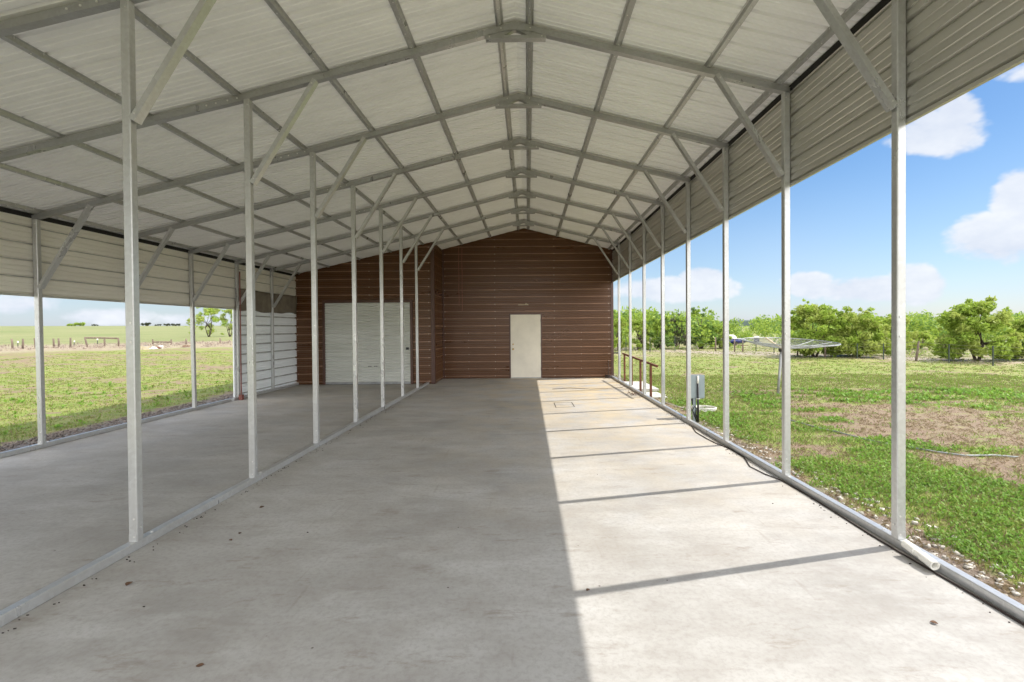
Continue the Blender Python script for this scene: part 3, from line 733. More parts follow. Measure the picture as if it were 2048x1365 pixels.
def tree(px, py_base, py_top, wpx, mat, label, name='mesquite_tree', group='trees beyond the wire fence', seed=0, dens=260, leaf=.085, low=.18, base=None, nbl=26, trunks=4, cat='tree', ratio=1., stemr=.07):
    rs = np.random.RandomState(seed + 100)
    B = base if base is not None else ground_at(px, py_base)
    dd = B.y / 971.87
    H = (py_base - py_top) * dd; Wd = wpx * dd / 2
    root = empty(name, B, label, cat, group)
    C = []; Rr = []
    for i in range(nbl):
        t_ = rs.rand() ** .8; z = low + (1 - low) * t_
        env = math.sin(math.pi * min(1, .30 + z * .66)) ** .6
        a = rs.uniform(0, 2 * math.pi); rr = Wd * env * math.sqrt(rs.uniform(.05, 1)) * .85
        r = rs.uniform(.08, .22) * min(H, Wd * 1.3)
        C.append([B.x + rr * math.cos(a), B.y + rr * math.sin(a) * ratio, B.z + min(z * H, H - r * .75)]); Rr.append(r)
    for i in range(nbl * 2 // 3 if low < .2 else nbl // 5):            # skirt of low foliage
        a = rs.uniform(0, 2 * math.pi); rr = Wd * rs.uniform(.3, .95); z = rs.uniform(.10, .34)
        C.append([B.x + rr * math.cos(a), B.y + rr * math.sin(a) * ratio, B.z + z * H]); Rr.append(rs.uniform(.09, .16) * min(H, Wd * 1.3))
    # sprigs that break the outline
    for i in range(nbl):
        a = rs.uniform(0, 2 * math.pi); z = rs.uniform(.5, 1.0); env = math.sin(math.pi * min(1, .30 + z * .66)) ** .6
        C.append([B.x + Wd * env * math.cos(a) * rs.uniform(.6, 1.05), B.y + Wd * env * math.sin(a) * ratio * rs.uniform(.6, 1.05), B.z + H * z * rs.uniform(.9, 1.12)]); Rr.append(rs.uniform(.035, .10) * min(H, Wd * 1.3))
    C = np.array(C); Rr = np.array(Rr)
    k = 1. / max(.3, (leaf / .085)) ** 2
    V_, F_ = leaves(C, Rr, dens * 14 * k, leaf, seed)
    cnt = [int(dens * 14 * k * r * r) for r in Rr]; alt = {'leaf': 'leaf_pale', 'leaf_dark': 'leaf', 'leaf_pale': 'leaf', 'leaf_grey': 'leaf_dark'}.get(mat, mat)
    pick = np.repeat(rs.rand(len(Rr)) < .4, cnt).astype(int)
    np_mesh('crown', V_, F_, [mat, alt], root, mi=pick)
    tm = MB()
    order = rs.permutation(nbl)[:max(trunks * 3, 6)]
    for j in range(trunks):
        a = 2 * math.pi * j / trunks + rs.uniform(-.4, .4)
        fork = Vector((B.x + math.cos(a) * Wd * .18, B.y + math.sin(a) * Wd * .18, B.z + H * rs.uniform(.2, .3)))
        b0 = Vector((B.x + math.cos(a) * .06, B.y + math.sin(a) * .06, B.z - .05))
        m1 = (b0 + fork) / 2 + Vector((rs.uniform(-.06, .06), rs.uniform(-.06, .06), 0))
        tm.tube([b0, m1, fork], [stemr * H / 3, stemr * .8 * H / 3, stemr * .6 * H / 3], 7)
        for q in order[j::trunks]:
            e = Vector(C[q]); mid = (fork + e) / 2 + Vector((rs.uniform(-.1, .1), rs.uniform(-.1, .1), rs.uniform(-.05, .15))) * H / 3
            tm.tube([fork, mid, e], [stemr * .55 * H / 3, stemr * .35 * H / 3, .008], 6)
    tm.build('trunk', 'bark', root, True)
    return root
T = [
 (1238, 702, 632, 52, 'leaf', 'bright green mesquite tree just right of the brown shed corner'),
 (1278, 701, 640, 60, 'leaf', 'rounded green mesquite tree behind the rusty handrail'),
 (1322, 699, 632, 62, 'leaf_dark', 'mid green mesquite tree seen between the far carport posts'),
 (1356, 698, 634, 48, 'leaf_grey', 'sparse greyish mesquite tree beside the tall dark one'),
 (1402, 698, 620, 80, 'leaf_dark', 'tall dark green tree with a broad crown left of the boat'),
 (1441, 697, 650, 44, 'leaf', 'small green tree standing close to the boat'),
 (1630, 714, 611, 134, 'leaf', 'large green mesquite tree with dark bare stems behind the mesh dish'),
 (1716, 715, 626, 124, 'leaf_pale', 'pale yellow green spreading mesquite tree right of the mesh dish'),
 (1790, 706, 634, 80, 'leaf', 'green mesquite tree partly behind the nearest right-hand post'),
 (1955, 722, 606, 140, 'leaf', 'biggest dark green bush-like tree at the right edge by the track'),
 (2062, 722, 636, 100, 'leaf', 'green tree cut by the right edge of the picture'),
 (1840, 700, 664, 60, 'leaf_pale', 'low pale green bush between the leaning post and the dark big tree'),
]
for i, (px, yb, yt, w_, m_, lab) in enumerate(T):
    big = w_ > 90
    tree(px, yb, yt, w_, m_, lab, seed=i * 7 + 1, nbl=42 if big else 26, low=.26 if px in (1628, 1718) else .06, dens=160 if big else 160, trunks=6 if px in (1628, 1718) else 4, cat='bush' if 'bush between' in lab else 'tree', name='leafy_bush' if 'bush between' in lab else 'mesquite_tree')
# distant dark tree
Bp = Vector((ray(1858, 655).x / ray(1858, 655).y * 95, 95, 0)); Bp.z = float(gz(Bp.x, Bp.y))
r_ = tree(1858, 672, 641, 34, 'far_dark', 'dark rounded tree far off above the pale bush', name='distant_tree', seed=91, base=Bp, leaf=.3, group=None, nbl=14)
# thin young trees by the left fence
for i, (px, yb, yt, w_, lab) in enumerate(((418, 678, 615, 72, 'slender young tree with sparse pale leaves by the left fence'), (460, 678, 622, 58, 'second thin pale leaved tree by the left fence, nearer the white panels'), (384, 676, 640, 26, 'scrubby sapling at the left foot of the slender young tree'))):
    B = ground_at(px, yb - 4); 
    tree(px, yb, yt, w_, 'leaf_pale', lab, name='young_tree', group='thin trees by the left fence', seed=40 + i, dens=75, leaf=.12, low=.34, nbl=17, trunks=3, stemr=.05, base=B)
# scrub and trees on the horizon at the left
for i, (px, w_, h_, lab) in enumerate(((143, 22, 6, 'low dull green tree clump on the left horizon'), (160, 34, 8, 'wider green tree clump on the left horizon'), (190, 10, 4, 'tiny scrub dot right of the wide horizon clump'), (292, 12, 8, 'dark round lone tree on the left horizon'), (316, 10, 4, 'small flat dark bush on the left horizon'), (336, 16, 5, 'long flat dark bush on the left horizon'), (352, 12, 6, 'dark flat bush nearest the slender young tree on the horizon'))):
    Y = 330.; d_ = ray(px, 655); X = d_.x / d_.y * Y; B = Vector((X, Y, float(gz(X, Y)) ))
    rr = w_ * Y / 971.87 / 2; hh = h_ * Y / 971.87
    C = []; Rr = []; rs = np.random.RandomState(i + 5)
    for j in range(9): C.append([X + rr * rs.uniform(-.75, .75), Y + rs.uniform(-2, 2), B.z + hh * rs.uniform(.25, .7)]); Rr.append(hh * rs.uniform(.25, .42))
    V_, F_ = leaves(np.array(C), np.array(Rr), 90, .42, i, .9)
    root = empty('horizon_tree', B, lab, 'tree', 'trees and bushes on the far left horizon')
    np_mesh('crown', V_, F_, ['leaf' if i < 2 else 'far_dark'], root)
    tm = MB(); tm.tube([B, B + Vector((0, 0, hh * .4))], .25, 6); tm.build('trunk', 'bark', root)
# woodland mass behind the right-hand trees
C = []; Rr = []; rs = np.random.RandomState(77)
for i in range(620):
    px = rs.uniform(1150, 2400); Y = rs.uniform(36, 75)
    d_ = ray(px, 655); X = d_.x / d_.y * Y
    top = 2.0 + 1.6 * fbm(np.array([px * .012]), np.array([3.3]), 2)[0] * Y / 55 + (.5 if px < 1420 else 0)
    if 1455 < px < 1560 and Y < 50: continue
    C.append([X, Y, float(gz(X, Y)) + rs.uniform(.2, 1) * top * .8]); Rr.append(rs.uniform(.6, 1.15))
V_, F_ = leaves(np.array(C), np.array(Rr), 170, .17, 5, .85)
o = np_mesh('woodland', V_, F_, ['leaf', 'leaf_dark'], mi=NR.choice(2, len(F_), p=[.6, .4]))
tag(o, 'far mass of mixed green scrub woodland behind the fence on the right', 'woodland', kind='stuff')
# far low hill line on the right
hl = MB(); pts = []
for i in range(40):
    a = R(12 + i * 2.2); Y = 700 * math.cos(a); X = 700 * math.sin(a)
    hgt = 8 + 3.5 * math.sin(i * .5) + 2 * math.sin(i * 1.3)
    pts.append((X, Y, hgt))
vs = []; 
for X, Y, hgt in pts: vs += [(X, Y, -2), (X * 1.02, Y * 1.02, hgt * .8), (X * 1.1, Y * 1.1, hgt), (X * 1.4, Y * 1.4, -2)]
hl.add(vs, [(4 * i + j, 4 * i + 4 + j, 4 * i + 5 + j, 4 * i + 1 + j) for i in range(39) for j in range(3)])
M['hill'] = simple('wooded_hill', (.05, .08, .06), .95, 0, .3, .03)
tag(hl.build('hill', 'hill'), kind='structure')
# dry brush at the foot of the left fence
C = []; Rr = []
for i in range(300):
    px = rs.uniform(120, 470) if i % 3 else rs.uniform(-100, 470); D_ = rs.uniform(50, 60); d_ = ray(px, 655); k = D_ / math.hypot(d_.x, d_.y); X, Y = d_.x * k, d_.y * k
    C.append([X, Y, float(gz(X, Y)) + rs.uniform(.0, .2)]); Rr.append(rs.uniform(.12, .36))
V_, F_ = leaves(np.array(C), np.array(Rr), 200, .07, 9, .6)
M['brushy'] = leaf_mat('dry_brush', (.36, .29, .24), (.45, .37, .30), .3)
tag(np_mesh('dry_brush', V_, F_, ['brushy']), 'dry purplish brush along the foot of the left fence', 'brush', kind='stuff')
C = []; Rr = []
for i in range(160):
    px = rs.uniform(1250, 2080); py = rs.uniform(694, 704) + max(0, (px - 1600)) * .035; B = ground_at(px, py)
    C.append([B.x, B.y, B.z + rs.uniform(0, .25)]); Rr.append(rs.uniform(.12, .32))
V_, F_ = leaves(np.array(C), np.array(Rr), 300, .07, 19, .6)
tag(np_mesh('dry_brush', V_, F_, ['brushy', 'leaf_dark', 'leaf'], mi=NR.choice(3, len(F_), p=[.3, .35, .35])), 'low dry brush under the trees along the right fence', 'brush', kind='stuff')

# ------------------------------------------------------------------ fences
def fence(name, label, posts, wires, post_r, mat_wire='wire'):
    a = posts[0]; root = empty(name, a[0], label, 'fence')
    tops = []
    for (B, H, lean, kind) in posts:
        p = MB(); top = B + Vector((lean * H, 0, H))
        if kind == 'wood':
            p.tube([B - Vector((0, 0, .1)), (B + top) / 2 + Vector((.01, 0, 0)), top], [post_r, post_r * .92, post_r * .8], 8); p.build('fence_post', 'post_wood', root, True)
        else:
            p.bar(B - Vector((0, 0, .1)), top, .045, .03, (0, 1, 0)); f_ = p.build('fence_post', 'tpost', root)
            if kind == 'cap':
                c_ = MB(); c_.tube([top - Vector((0, 0, .1)), top + Vector((0, 0, .04))], post_r * .7, 8); c_.build('post_cap', 'white_cap', f_)
        tops.append((B, top))
    for h in wires:
        w_ = MB(); pts = []
        for (B, tp) in tops: pts.append(B + (tp - B) * h)
        pp = []
        for a, b in zip(pts[:-1], pts[1:]): pp += [a, (a + b) / 2 - Vector((0, 0, .015))]
        pp.append(pts[-1]); w_.tube(pp, .004 if post_r < .1 else .008, 4); w_.build('wire', mat_wire, root)
    return root
PL = []
for px, py, hpx, lean, kind in ((-60, 679, 20, .02, 'wood'), (24.5, 677, 21, -.08, 'wood'), (35.2, 675, 15, 0, 'cap'), (44.5, 678, 21, .05, 'wood'), (71, 677, 22, -.12, 'wood'), (107, 675.5, 19, -.03, 'wood'), (117.5, 675, 19, -.05, 'wood'), (140.5, 677.5, 20, .0, 'wood'), (147, 674, 13, .1, 'cap'), (174, 677.5, 21, -.25, 'wood'), (194.5, 676.5, 16, 0, 'cap'), (208.5, 675.5, 19, 0, 'wood'), (237, 676, 18, -.05, 'wood'), (305, 671, 13, 0, 'wood'), (342, 671, 12, 0, 'wood'), (372, 673, 12, 0, 'wood'), (440, 674, 12, 0, 'wood'), (500, 676, 12, 0, 'wood')):
    D_ = 56.; d_ = ray(px, 655); k = D_ / math.hypot(d_.x, d_.y); B = Vector((d_.x * k, d_.y * k, 0)); B.z = float(gz(B.x, B.y)) ; PL.append((B, hpx * B.y / 971.87 * .95, lean, kind))
fl = fence('wooden_fence', 'old wire fence of crooked wooden posts across the left field', PL, (.35, .62, .88), .07)
# rails on part of the left fence
def rail_between(i, j, h, root):
    a = PL[i]; b = PL[j]; m_ = MB(); m_.tube([a[0] + Vector((a[2] * a[1], 0, a[1] * h)), b[0] + Vector((b[2] * b[1], 0, b[1] * h))], .07, 6); m_.build('fence_rail', 'post_wood', root)
rail_between(9, 11, .93, fl); rail_between(11, 12, .93, fl); rail_between(13, 14, .55, fl)
PR = []
for px, py, hpx, lean, kind in ((1252, 704, 30, 0, 't'), (1300, 705, 30, 0, 't'), (1350, 704, 30, 0, 't'), (1431, 703, 28, 0, 'wood'), (1469, 704, 25, 0, 'wood'), (1485.5, 704, 23, 0, 'wood'), (1512, 704, 20, 0, 't'), (1548, 707, 24, 0, 't'), (1595, 712, 27, 0, 'wood'), (1650, 716, 27, 0, 'wood'), (1714.5, 718, 30, 0, 't'), (1767, 720, 32, 0, 't'), (1831.5, 722.5, 39, .15, 'wood'), (1898, 727, 38, 0, 't'), (1986, 733, 40, 0, 't'), (2090, 738, 42, 0, 't')):
    B = ground_at(px, py); PR.append((B, hpx * B.y / 971.87 if hpx else 1, lean, kind))
fence('wire_fence', 'low wire fence of thin steel and wooden posts in front of the right-hand trees', PR, (.3, .55, .8, .97), .05)

# ------------------------------------------------------------------ mesh dish on a leaning pole
B = ground_at(1555, 792); Yd = B.y; ktop = at(1563, 699, Yd + .15)
dish = empty('dish_antenna', B, 'wide shallow mesh dish facing the sky on a leaning pole in the grass', 'antenna')
m_ = MB(); m_.tube([B - Vector((0, 0, .1)), (B + ktop) / 2 + Vector((.005, 0, 0)), ktop], .032, 10); m_.build('pole', 'mesh', dish, True)
cl = at(1494, 683, Yd); cr = at(1671, 688, Yd)
Rd = (cr.x - cl.x) / 2; cx_ = (cr.x + cl.x) / 2; cz_ = (cl.z + cr.z) / 2 ; rimc = Vector((cx_ + .02, Yd + .15, cz_ + .02))
tilt = Matrix.Rotation(R(1.2), 3, 'Y') @ Matrix.Rotation(R(4.0), 3, 'X')
apex = Vector((ktop.x, ktop.y, ktop.z + .03)); dep = (rimc.z - apex.z)
def dp(r, a):
    p = Vector((r * math.cos(a) * Rd, r * math.sin(a) * Rd, 0)); p = tilt @ p
    c = rimc * r * r + apex * (1 - r * r) if False else Vector((apex.x + (rimc.x - apex.x) * r, apex.y + (rimc.y - apex.y) * r, apex.z + (rimc.z - apex.z) * r ** 1.7))
    return c + p
rim = MB(); rim.tube([dp(1, 2 * math.pi * i / 48) for i in range(49)], .012, 6); rim.build('rim', 'mesh', dish)
for i in range(12):
    a = 2 * math.pi * i / 12; m_ = MB(); m_.tube([dp(j / 8, a) for j in range(9)], .008, 5); m_.build('rib', 'mesh', dish)
m_ = MB()
for r in np.arange(.12, 1, .055): m_.tube([dp(r, 2 * math.pi * i / 36) for i in range(37)], .0025, 4, caps=False)
for i in range(96):
    a = 2 * math.pi * (i + .5) / 96; m_.tube([dp(.25 + .75 * j / 5, a) for j in range(6)], .002, 4, caps=False)
m_.build('mesh_surface', 'mesh', dish)
m_ = MB(); tb_ = at(1531, 676, Yd - .1); m_.tube([apex + Vector((0, -.05, -.02)), tb_], .022, 8); m_.build('feed_arm', 'tan', dish, True)
m_ = MB(); m_.box(apex.x - .05, apex.x + .05, apex.y - .05, apex.y + .05, apex.z - .09, apex.z - .01); m_.build('mount', 'dark', dish)

# ------------------------------------------------------------------ boat on trailer behind the fence
B = ground_at(1466, 693); Yb = B.y + 2; B = Vector((ray(1465, 680).x / ray(1465, 680).y * Yb, Yb, 0)); B.z = float(gz(B.x, B.y))
k = Yb / 971.87
boat = empty('small_boat', B, 'small dark blue and white boat on a rust brown trailer behind the fence', 'boat')
L = 52 * k; zb = at(1465, 690, Yb).z
def hull(z0, z1, half, mat, name, x_off=0., ln=1., taper=.55):
    n = 16; V = []; Fh = []
    for i in range(n + 1):
        t_ = i / n; x = B.x - L / 2 * ln + L * ln * t_ + x_off
        wdt = half * (1 - max(0, (t_ - .5) / .5) ** 2 * .92); zt = z1(t_); zl = z0(t_)
        V += [(x, Yb - wdt, zt), (x, Yb - wdt * .95, (zt + zl) / 2), (x, Yb - wdt * taper, zl), (x, Yb + wdt * taper, zl), (x, Yb + wdt * .95, (zt + zl) / 2), (x, Yb + wdt, zt)]
    for i in range(n):
        for j in range(6): Fh.append((i * 6 + j, i * 6 + (j + 1) % 6, (i + 1) * 6 + (j + 1) % 6, (i + 1) * 6 + j))
    mb = MB(); mb.add(V, Fh + [tuple(range(6)), tuple(n * 6 + j for j in range(5, -1, -1))]); return mb.build(name, mat, boat, True)
hh = at(1465, 680, Yb).z
hull(lambda t: zb + .02 + .16 * t ** 3, lambda t: hh + .02, .5, 'boat_blue', 'hull')
hull(lambda t: hh + .021, lambda t: hh + .06 + .10 * math.sin(math.pi * min(1, t * .9 + .1)), .46, 'boat_white', 'deck', ln=.97)
hull(lambda t: hh + .08, lambda t: hh + .10 + .34 * math.sin(math.pi * t) ** .6, .28, 'boat_white', 'seat', x_off=-.12, ln=.42)
tr = MB(); zt = zb - .02
tr.box(B.x - L * .55, B.x + L * .5, Yb - .5, Yb - .42, zt - .08, zt); tr.box(B.x - L * .55, B.x + L * .5, Yb + .42, Yb + .5, zt - .08, zt); tr.box(B.x - L * .3, B.x - L * .26, Yb - .41, Yb + .41, zt - .08, zt); tr.box(B.x + L * .3, B.x + L * .34, Yb - .41, Yb + .41, zt - .08, zt)
tr.bar((B.x - L * .52, Yb, zt - .04), (B.x - L * .95, Yb, zt - .08), .07, .07)
trl = empty('boat_trailer', (B.x, Yb, B.z), 'rust brown trailer carrying the small blue boat', 'trailer')
tr.build('chassis', 'rust', trl)
for s_ in (-1, 1):
    wv = MB(); cy_ = Yb + s_ * .6; wr = max(.2, (zt - B.z) * .75)
    wv.tube([(B.x, cy_ - .07, B.z + wr), (B.x, cy_ + .07, B.z + wr)], wr, 18); wv.build('wheel', 'tyre', trl)
# drum
B = ground_at(1524, 690); B.y += 1; B.z = float(gz(B.x, B.y)); k = B.y / 971.87
zt1 = at(1524, 674.5, B.y).z; zt0 = B.z
dr = empty('drum', B, 'dark drum with a pale lid standing in the brush between boat and dish', 'drum')
m_ = MB(); r0 = .23
m_.tube([(B.x, B.y, zt0 - .02), (B.x, B.y, zt0 + .02), (B.x, B.y, (zt0 + zt1) / 2), (B.x, B.y, (zt0 + zt1) / 2 + .02), (B.x, B.y, (zt0 + zt1) / 2 + .04), (B.x, B.y, zt1)], [r0, r0, r0, r0 * 1.06, r0, r0], 18); m_.build('body', 'dark', dr, True)
m_ = MB(); m_.tube([(B.x, B.y, zt1 + .001), (B.x, B.y, zt1 + .04), (B.x, B.y, zt1 + .07)], [r0 * 1.06, r0 * 1.06, r0 * .7], 18); m_.build('lid', 'white_cap', dr)
# junk by the left fence
for i, (px, w_, h_, mt, lab) in enumerate(((285, 14, 8, 'tan', 'tan wooden crate dumped by the left fence'), (291, 7, 8, 'junk_blue', 'faded blue tub among the junk by the left fence'), (303, 12, 3, 'white_cap', 'flat white board lying by the left fence'), (313, 9, 4, 'rust', 'rusty sheet piece lying by the left fence'), (321, 9, 7, 'white_cap', 'white rounded tub by the left fence'), (368, 12, 4, 'rust', 'rusty scrap heap near the foot of the young trees'))):
    D_ = 47. + i * .4; d_ = ray(px, 655); k = D_ / math.hypot(d_.x, d_.y); X, Y = d_.x * k, d_.y * k; z = float(gz(X, Y)); s_ = Y / 971.87
    W_, H_ = w_ * s_ / 2, h_ * s_
    m_ = MB()
    if 'tub' in lab: m_.tube([(X, Y, z), (X, Y, z + H_), (X, Y, z + H_ * .96), (X, Y, z + .06)], [W_ * .8, W_, W_ * .9, W_ * .7], 16)
    elif 'crate' in lab:
        for j in range(4):
            zz = z + H_ * j / 4; m_.box(X - W_, X + W_, Y - .3, Y - .27, zz, zz + H_ * .19); m_.box(X - W_, X + W_, Y + .27, Y + .3, zz, zz + H_ * .19); m_.box(X - W_, X - W_ + .03, Y - .26, Y + .26, zz, zz + H_ * .19); m_.box(X + W_ - .03, X + W_, Y - .26, Y + .26, zz, zz + H_ * .19)
        for sx in (-1, 1): m_.box(X + sx * (W_ - .06) - .03, X + sx * (W_ - .06) + .03, Y - .25, Y - .2, z, z + H_)
    else:
        for j in range(4):
            a = rnd.uniform(-.3, .3); m_.bar((X - W_ * rnd.uniform(.6, 1), Y + j * .12, z + .04 + j * .05), (X + W_ * rnd.uniform(.6, 1), Y + j * .12 + a, z + H_ * rnd.uniform(.3, .8)), .22, .03)
    tag(m_.build('junk', mt), lab, 'junk', 'junk dumped by the left fence')

# ------------------------------------------------------------------ electrical box on its posts
bx = 3.02; by = 8.55
eb = empty('electrical_box', (bx, by, -.1), 'grey electrical box on a short post just outside the right-hand posts', 'electrical box')
q0 = at(1379, 798, by); q1 = at(1408, 751, by)
m_ = MB(); m_.box(q0.x, q1.x, by, by + .13, q0.z, q1.z); o = m_.build('cabinet', 'boxgrey', eb)
bv = o.modifiers.new('bevel', 'BEVEL'); bv.width = .008; bv.segments = 2
m_ = MB(); m_.box(q0.x - .006, q1.x + .006, by - .012, by - .001, q0.z + .02, q1.z + .008); m_.build('cover', 'boxgrey', o)
cx2 = at(1396.5, 790, by - .05).x
m_ = MB(); m_.tube([(cx2, by - .035, -.12), (cx2, by - .035, at(1396, 767, by).z)], .017, 10); m_.build('conduit', 'black_pipe', eb, True)
m_ = MB(); m_.tube([(cx2, by - .035, at(1396, 767, by).z + .001), (cx2, by - .035, at(1396, 752, by).z)], .016, 10); m_.build('upper_conduit', 'pvc', eb, True)
m_ = MB(); m_.bar((cx2 - .045, by + .03, -.14), (cx2 - .045, by + .03, q1.z - .05), .05, .05, (0, 1, 0)); m_.build('support_post', 'boxgrey', eb)
m_ = MB(); z_ = q0.z; m_.tube([(q0.x + .07, by + .06, z_ + .01), (q0.x + .06, by + .03, z_ - .10), (q0.x + .12, by + .0, z_ - .17), (q0.x + .10, by - .02, z_ - .26), (q0.x + .16, by, -.1)], .012, 8); m_.tube([(q0.x + .03, by + .06, z_ + .01), (q0.x + .10, by + .02, z_ - .12), (q0.x + .05, by, z_ - .2), (q0.x + .14, by, -.1)], .01, 8); m_.build('cable', 'black_pipe', eb, True)
m_ = MB(); m_.box(cx2 - .03, cx2 + .03, by - .056, by - .014, q0.z + .0, q0.z + .012); m_.build('conduit_strap', 'screw', eb)
# pale hose coil by the box
m_ = MB(); c0 = ground_at(1408, 824); pts = []
for i in range(70):
    a = i * .33; r = .20 + .015 * math.sin(i * .7); pts.append((c0.x + r * 1.1 * math.cos(a), c0.y + r * .9 * math.sin(a), c0.z + .02 + .0012 * i))
a0 = ground_at(1330, 808); a1 = ground_at(1350, 815); a2 = ground_at(1375, 822)
pts = [(a0.x, a0.y, a0.z + .02), (a1.x, a1.y, a1.z + .03), (a2.x, a2.y, a2.z + .02)] + pts
m_.tube(pts, .010, 6); tag(m_.build('coiled_hose', 'hose_white', None, True), 'pale hose lying in a loose coil at the foot of the electrical box', 'hose')
# long grey hose in the grass
m_ = MB(); cps = [(1560, 838), (1605, 848), (1660, 862), (1700, 874), (1760, 886), (1800, 894), (1870, 905), (1930, 913), (1990, 912), (2050, 918)]
pts = [ground_at(*c, .015) for c in cps]; pp = []
for a, b in zip(pts[:-1], pts[1:]):
    for j in range(5):
        t_ = j / 5; p = a.lerp(b, t_); p.z = float(gz(p.x, p.y)) + .02; p.x += .02 * math.sin(p.y * 6); pp.append(p)
m_.tube(pp, .012, 6); tag(m_.build('garden_hose', 'hose_grey', None, True), 'thin grey hose trailing across the patchy grass on the right', 'hose')
# dark pipe half buried beyond the box
m_ = MB(); cps = [(1462, 797), (1490, 793), (1520, 788), (1548, 786)]; m_.tube([ground_at(*c, .01) for c in cps], .012, 6); tag(m_.build('buried_pipe', 'dryleaf', None, True), 'thin brown pipe surfacing in the grass left of the dish pole', 'pipe')

# ------------------------------------------------------------------ handrail and steps
hx = 2.90
hr = empty('handrail', (hx, 13, -.1), 'rusty brown steel handrail standing outside the far right-hand posts', 'handrail')
ya, yb2 = 11.35, 14.75
m_ = MB(); m_.bar((hx, yb2 + .1, .80), (hx + .02, ya - .35, .715), .045, .045, (0, 0, 1), .004); m_.build('top_rail', 'rust', hr)
for y_ in (11.5, 12.55, 13.6, 14.6):
    m_ = MB(); zt = .80 - .085 * (14.85 - y_) / 3.85 - .024; m_.bar((hx, y_, -.14), (hx, y_, zt), .05, .05, (0, 1, 0), .004); m_.build('rail_post', 'rust', hr)
for (y0_, y1_, w_, z_, lab) in ((12.75, 14.5, .62, .0, 'larger pale concrete step inside the far end of the rusty handrail'), (11.55, 12.45, .5, -.045, 'smaller low concrete step at the near end of the rusty handrail')):
    m_ = MB(); m_.box(2.79, 2.86 + w_ - .05, y0_, y1_, -.16, z_ - .012); o = m_.build('concrete_step', 'step'); bv = o.modifiers.new('bevel', 'BEVEL'); bv.width = .012; bv.segments = 2
    tag(o, lab, 'step', 'concrete steps by the handrail')

# ------------------------------------------------------------------ pvc pipe, cords, litter on the slab
m_ = MB(); p0 = slab_at(1768, 1088); 
def at_z(px, py, z): d_ = ray(px, py); k = (z - 1.6) / d_.z; return Vector((d_.x * k, d_.y * k, z))
a = at_z(1772, 1092, .075); b = at_z(1842, 1130, .055)
a = Vector((XR0 - .028, a.y, .078)); b = Vector((XR0 - .034, b.y, .050))
d_ = (b - a).normalized()
pv = empty('pvc_pipe', a, 'white plastic pipe offcut lying along the base rail by the nearest right-hand post', 'pipe')
pv.rotation_euler = (0, 0, 0)
def hollow(p, q, ro, ri, name, mat):
    mb = MB(); n = 20; d = (q - p).normalized(); s1 = d.orthogonal().normalized(); s2 = d.cross(s1); vs = []
    for c_, r in ((p, ro), (q, ro), (q, ri), (p, ri)):
        for k in range(n): t_ = 2 * math.pi * k / n; vs.append(c_ + (s1 * math.cos(t_) + s2 * math.sin(t_)) * r)
    fs = [(j * n + k, j * n + (k + 1) % n, ((j + 1) % 4) * n + (k + 1) % n, ((j + 1) % 4) * n + k) for j in range(4) for k in range(n)]
    mb.add(vs, fs); o = mb.build(name, mat, pv); return o
hollow(a, b, .024, .020, 'tube', 'pvc'); hollow(b - d_ * .10, b + d_ * .006, .030, .0245, 'coupling', 'pvc'); hollow(a - d_ * .02, a + d_ * .08, .030, .0245, 'coupling', 'pvc')
# floor cord
m_ = MB(); pts = []
for px, py in ((1385, 853), (1392, 866), (1412, 878), (1432, 888), (1460, 898), (1490, 916), (1500, 935), (1530, 950)):
    q = slab_at(px, py); pts.append(Vector((min(q[0], XR0 - .02), q[1], .008)))
yy = pts[-1].y
while yy > 1.6: yy -= .22; pts.append(Vector((XR0 - .035 + .012 * math.sin(yy * 3.1), yy, .008)))
m_.tube(pts, .006, 6); tag(m_.build('floor_cord', 'cord', None, True), 'dark cord running along the foot of the right-hand base rail', 'cord')
m_ = MB()
for (px, py) in [(1030, 774)]: pass
m_.tube([Vector((*slab_at(x, y), .007)) for x, y in ((1105, 779), (1140, 777), (1180, 779), (1215, 778), (1245, 776))], .006, 6); tag(m_.build('floor_cord', 'cord', None, True), 'short dark cord lying across the sunlit slab near the far wall', 'cord')
# coil of old hose in the corner
m_ = MB(); pts = []
for i in range(60): a_ = i * .4; pts.append((2.52 + .09 * math.cos(a_), 15.28 + .08 * math.sin(a_), .012 + i * .0016))
m_.tube(pts, .012, 6); m_.tube([(2.52, 15.3, .1), (2.56, 15.42, .3), (2.55, 15.47, .55)], .008, 6); tag(m_.build('hose_coil', 'cord', None, True), 'small dark coil in the corner where the brown wall meets the right rail', 'hose')
def leaf_obj(px, py, s_, lab, curl=1., name='dead_leaf'):
    q = slab_at(px, py); mb = MB(); a = rnd.uniform(0, 6.28); ca, sa = math.cos(a), math.sin(a); n = 8; vs = []; fs = []
    for i in range(n + 1):
        t_ = i / n - .5; w_ = .36 * math.cos(math.pi * t_) ** .8 + .02
        for u in (-1, -.5, 0, .5, 1):
            x, y, z = t_ * s_, u * w_ * s_, .003 + abs(u) * w_ * s_ * .6 * curl + .25 * s_ * t_ * t_
            vs.append((q[0] + x * ca - y * sa, q[1] + x * sa + y * ca, z))
    for i in range(n):
        for j in range(4): fs.append((i * 5 + j, i * 5 + j + 1, (i + 1) * 5 + j + 1, (i + 1) * 5 + j))
    mb.add(vs, fs); o = mb.build(name, 'dryleaf', None, True); sm = o.modifiers.new('t', 'SOLIDIFY'); sm.thickness = .001
    return tag(o, lab, 'leaf', 'dead leaves on the slab')
leaf_obj(1868, 1248, .035, 'red brown curled leaf lying on the sunlit slab')
leaf_obj(524, 1016, .045, 'dark crumpled leaf on the shaded slab just right of the middle rail')
leaf_obj(461, 1082, .03, 'small dark leaf below the crumpled one on the shaded slab')
leaf_obj(400, 1333, .035, 'pale brown leaf at the bottom left of the slab', .4)
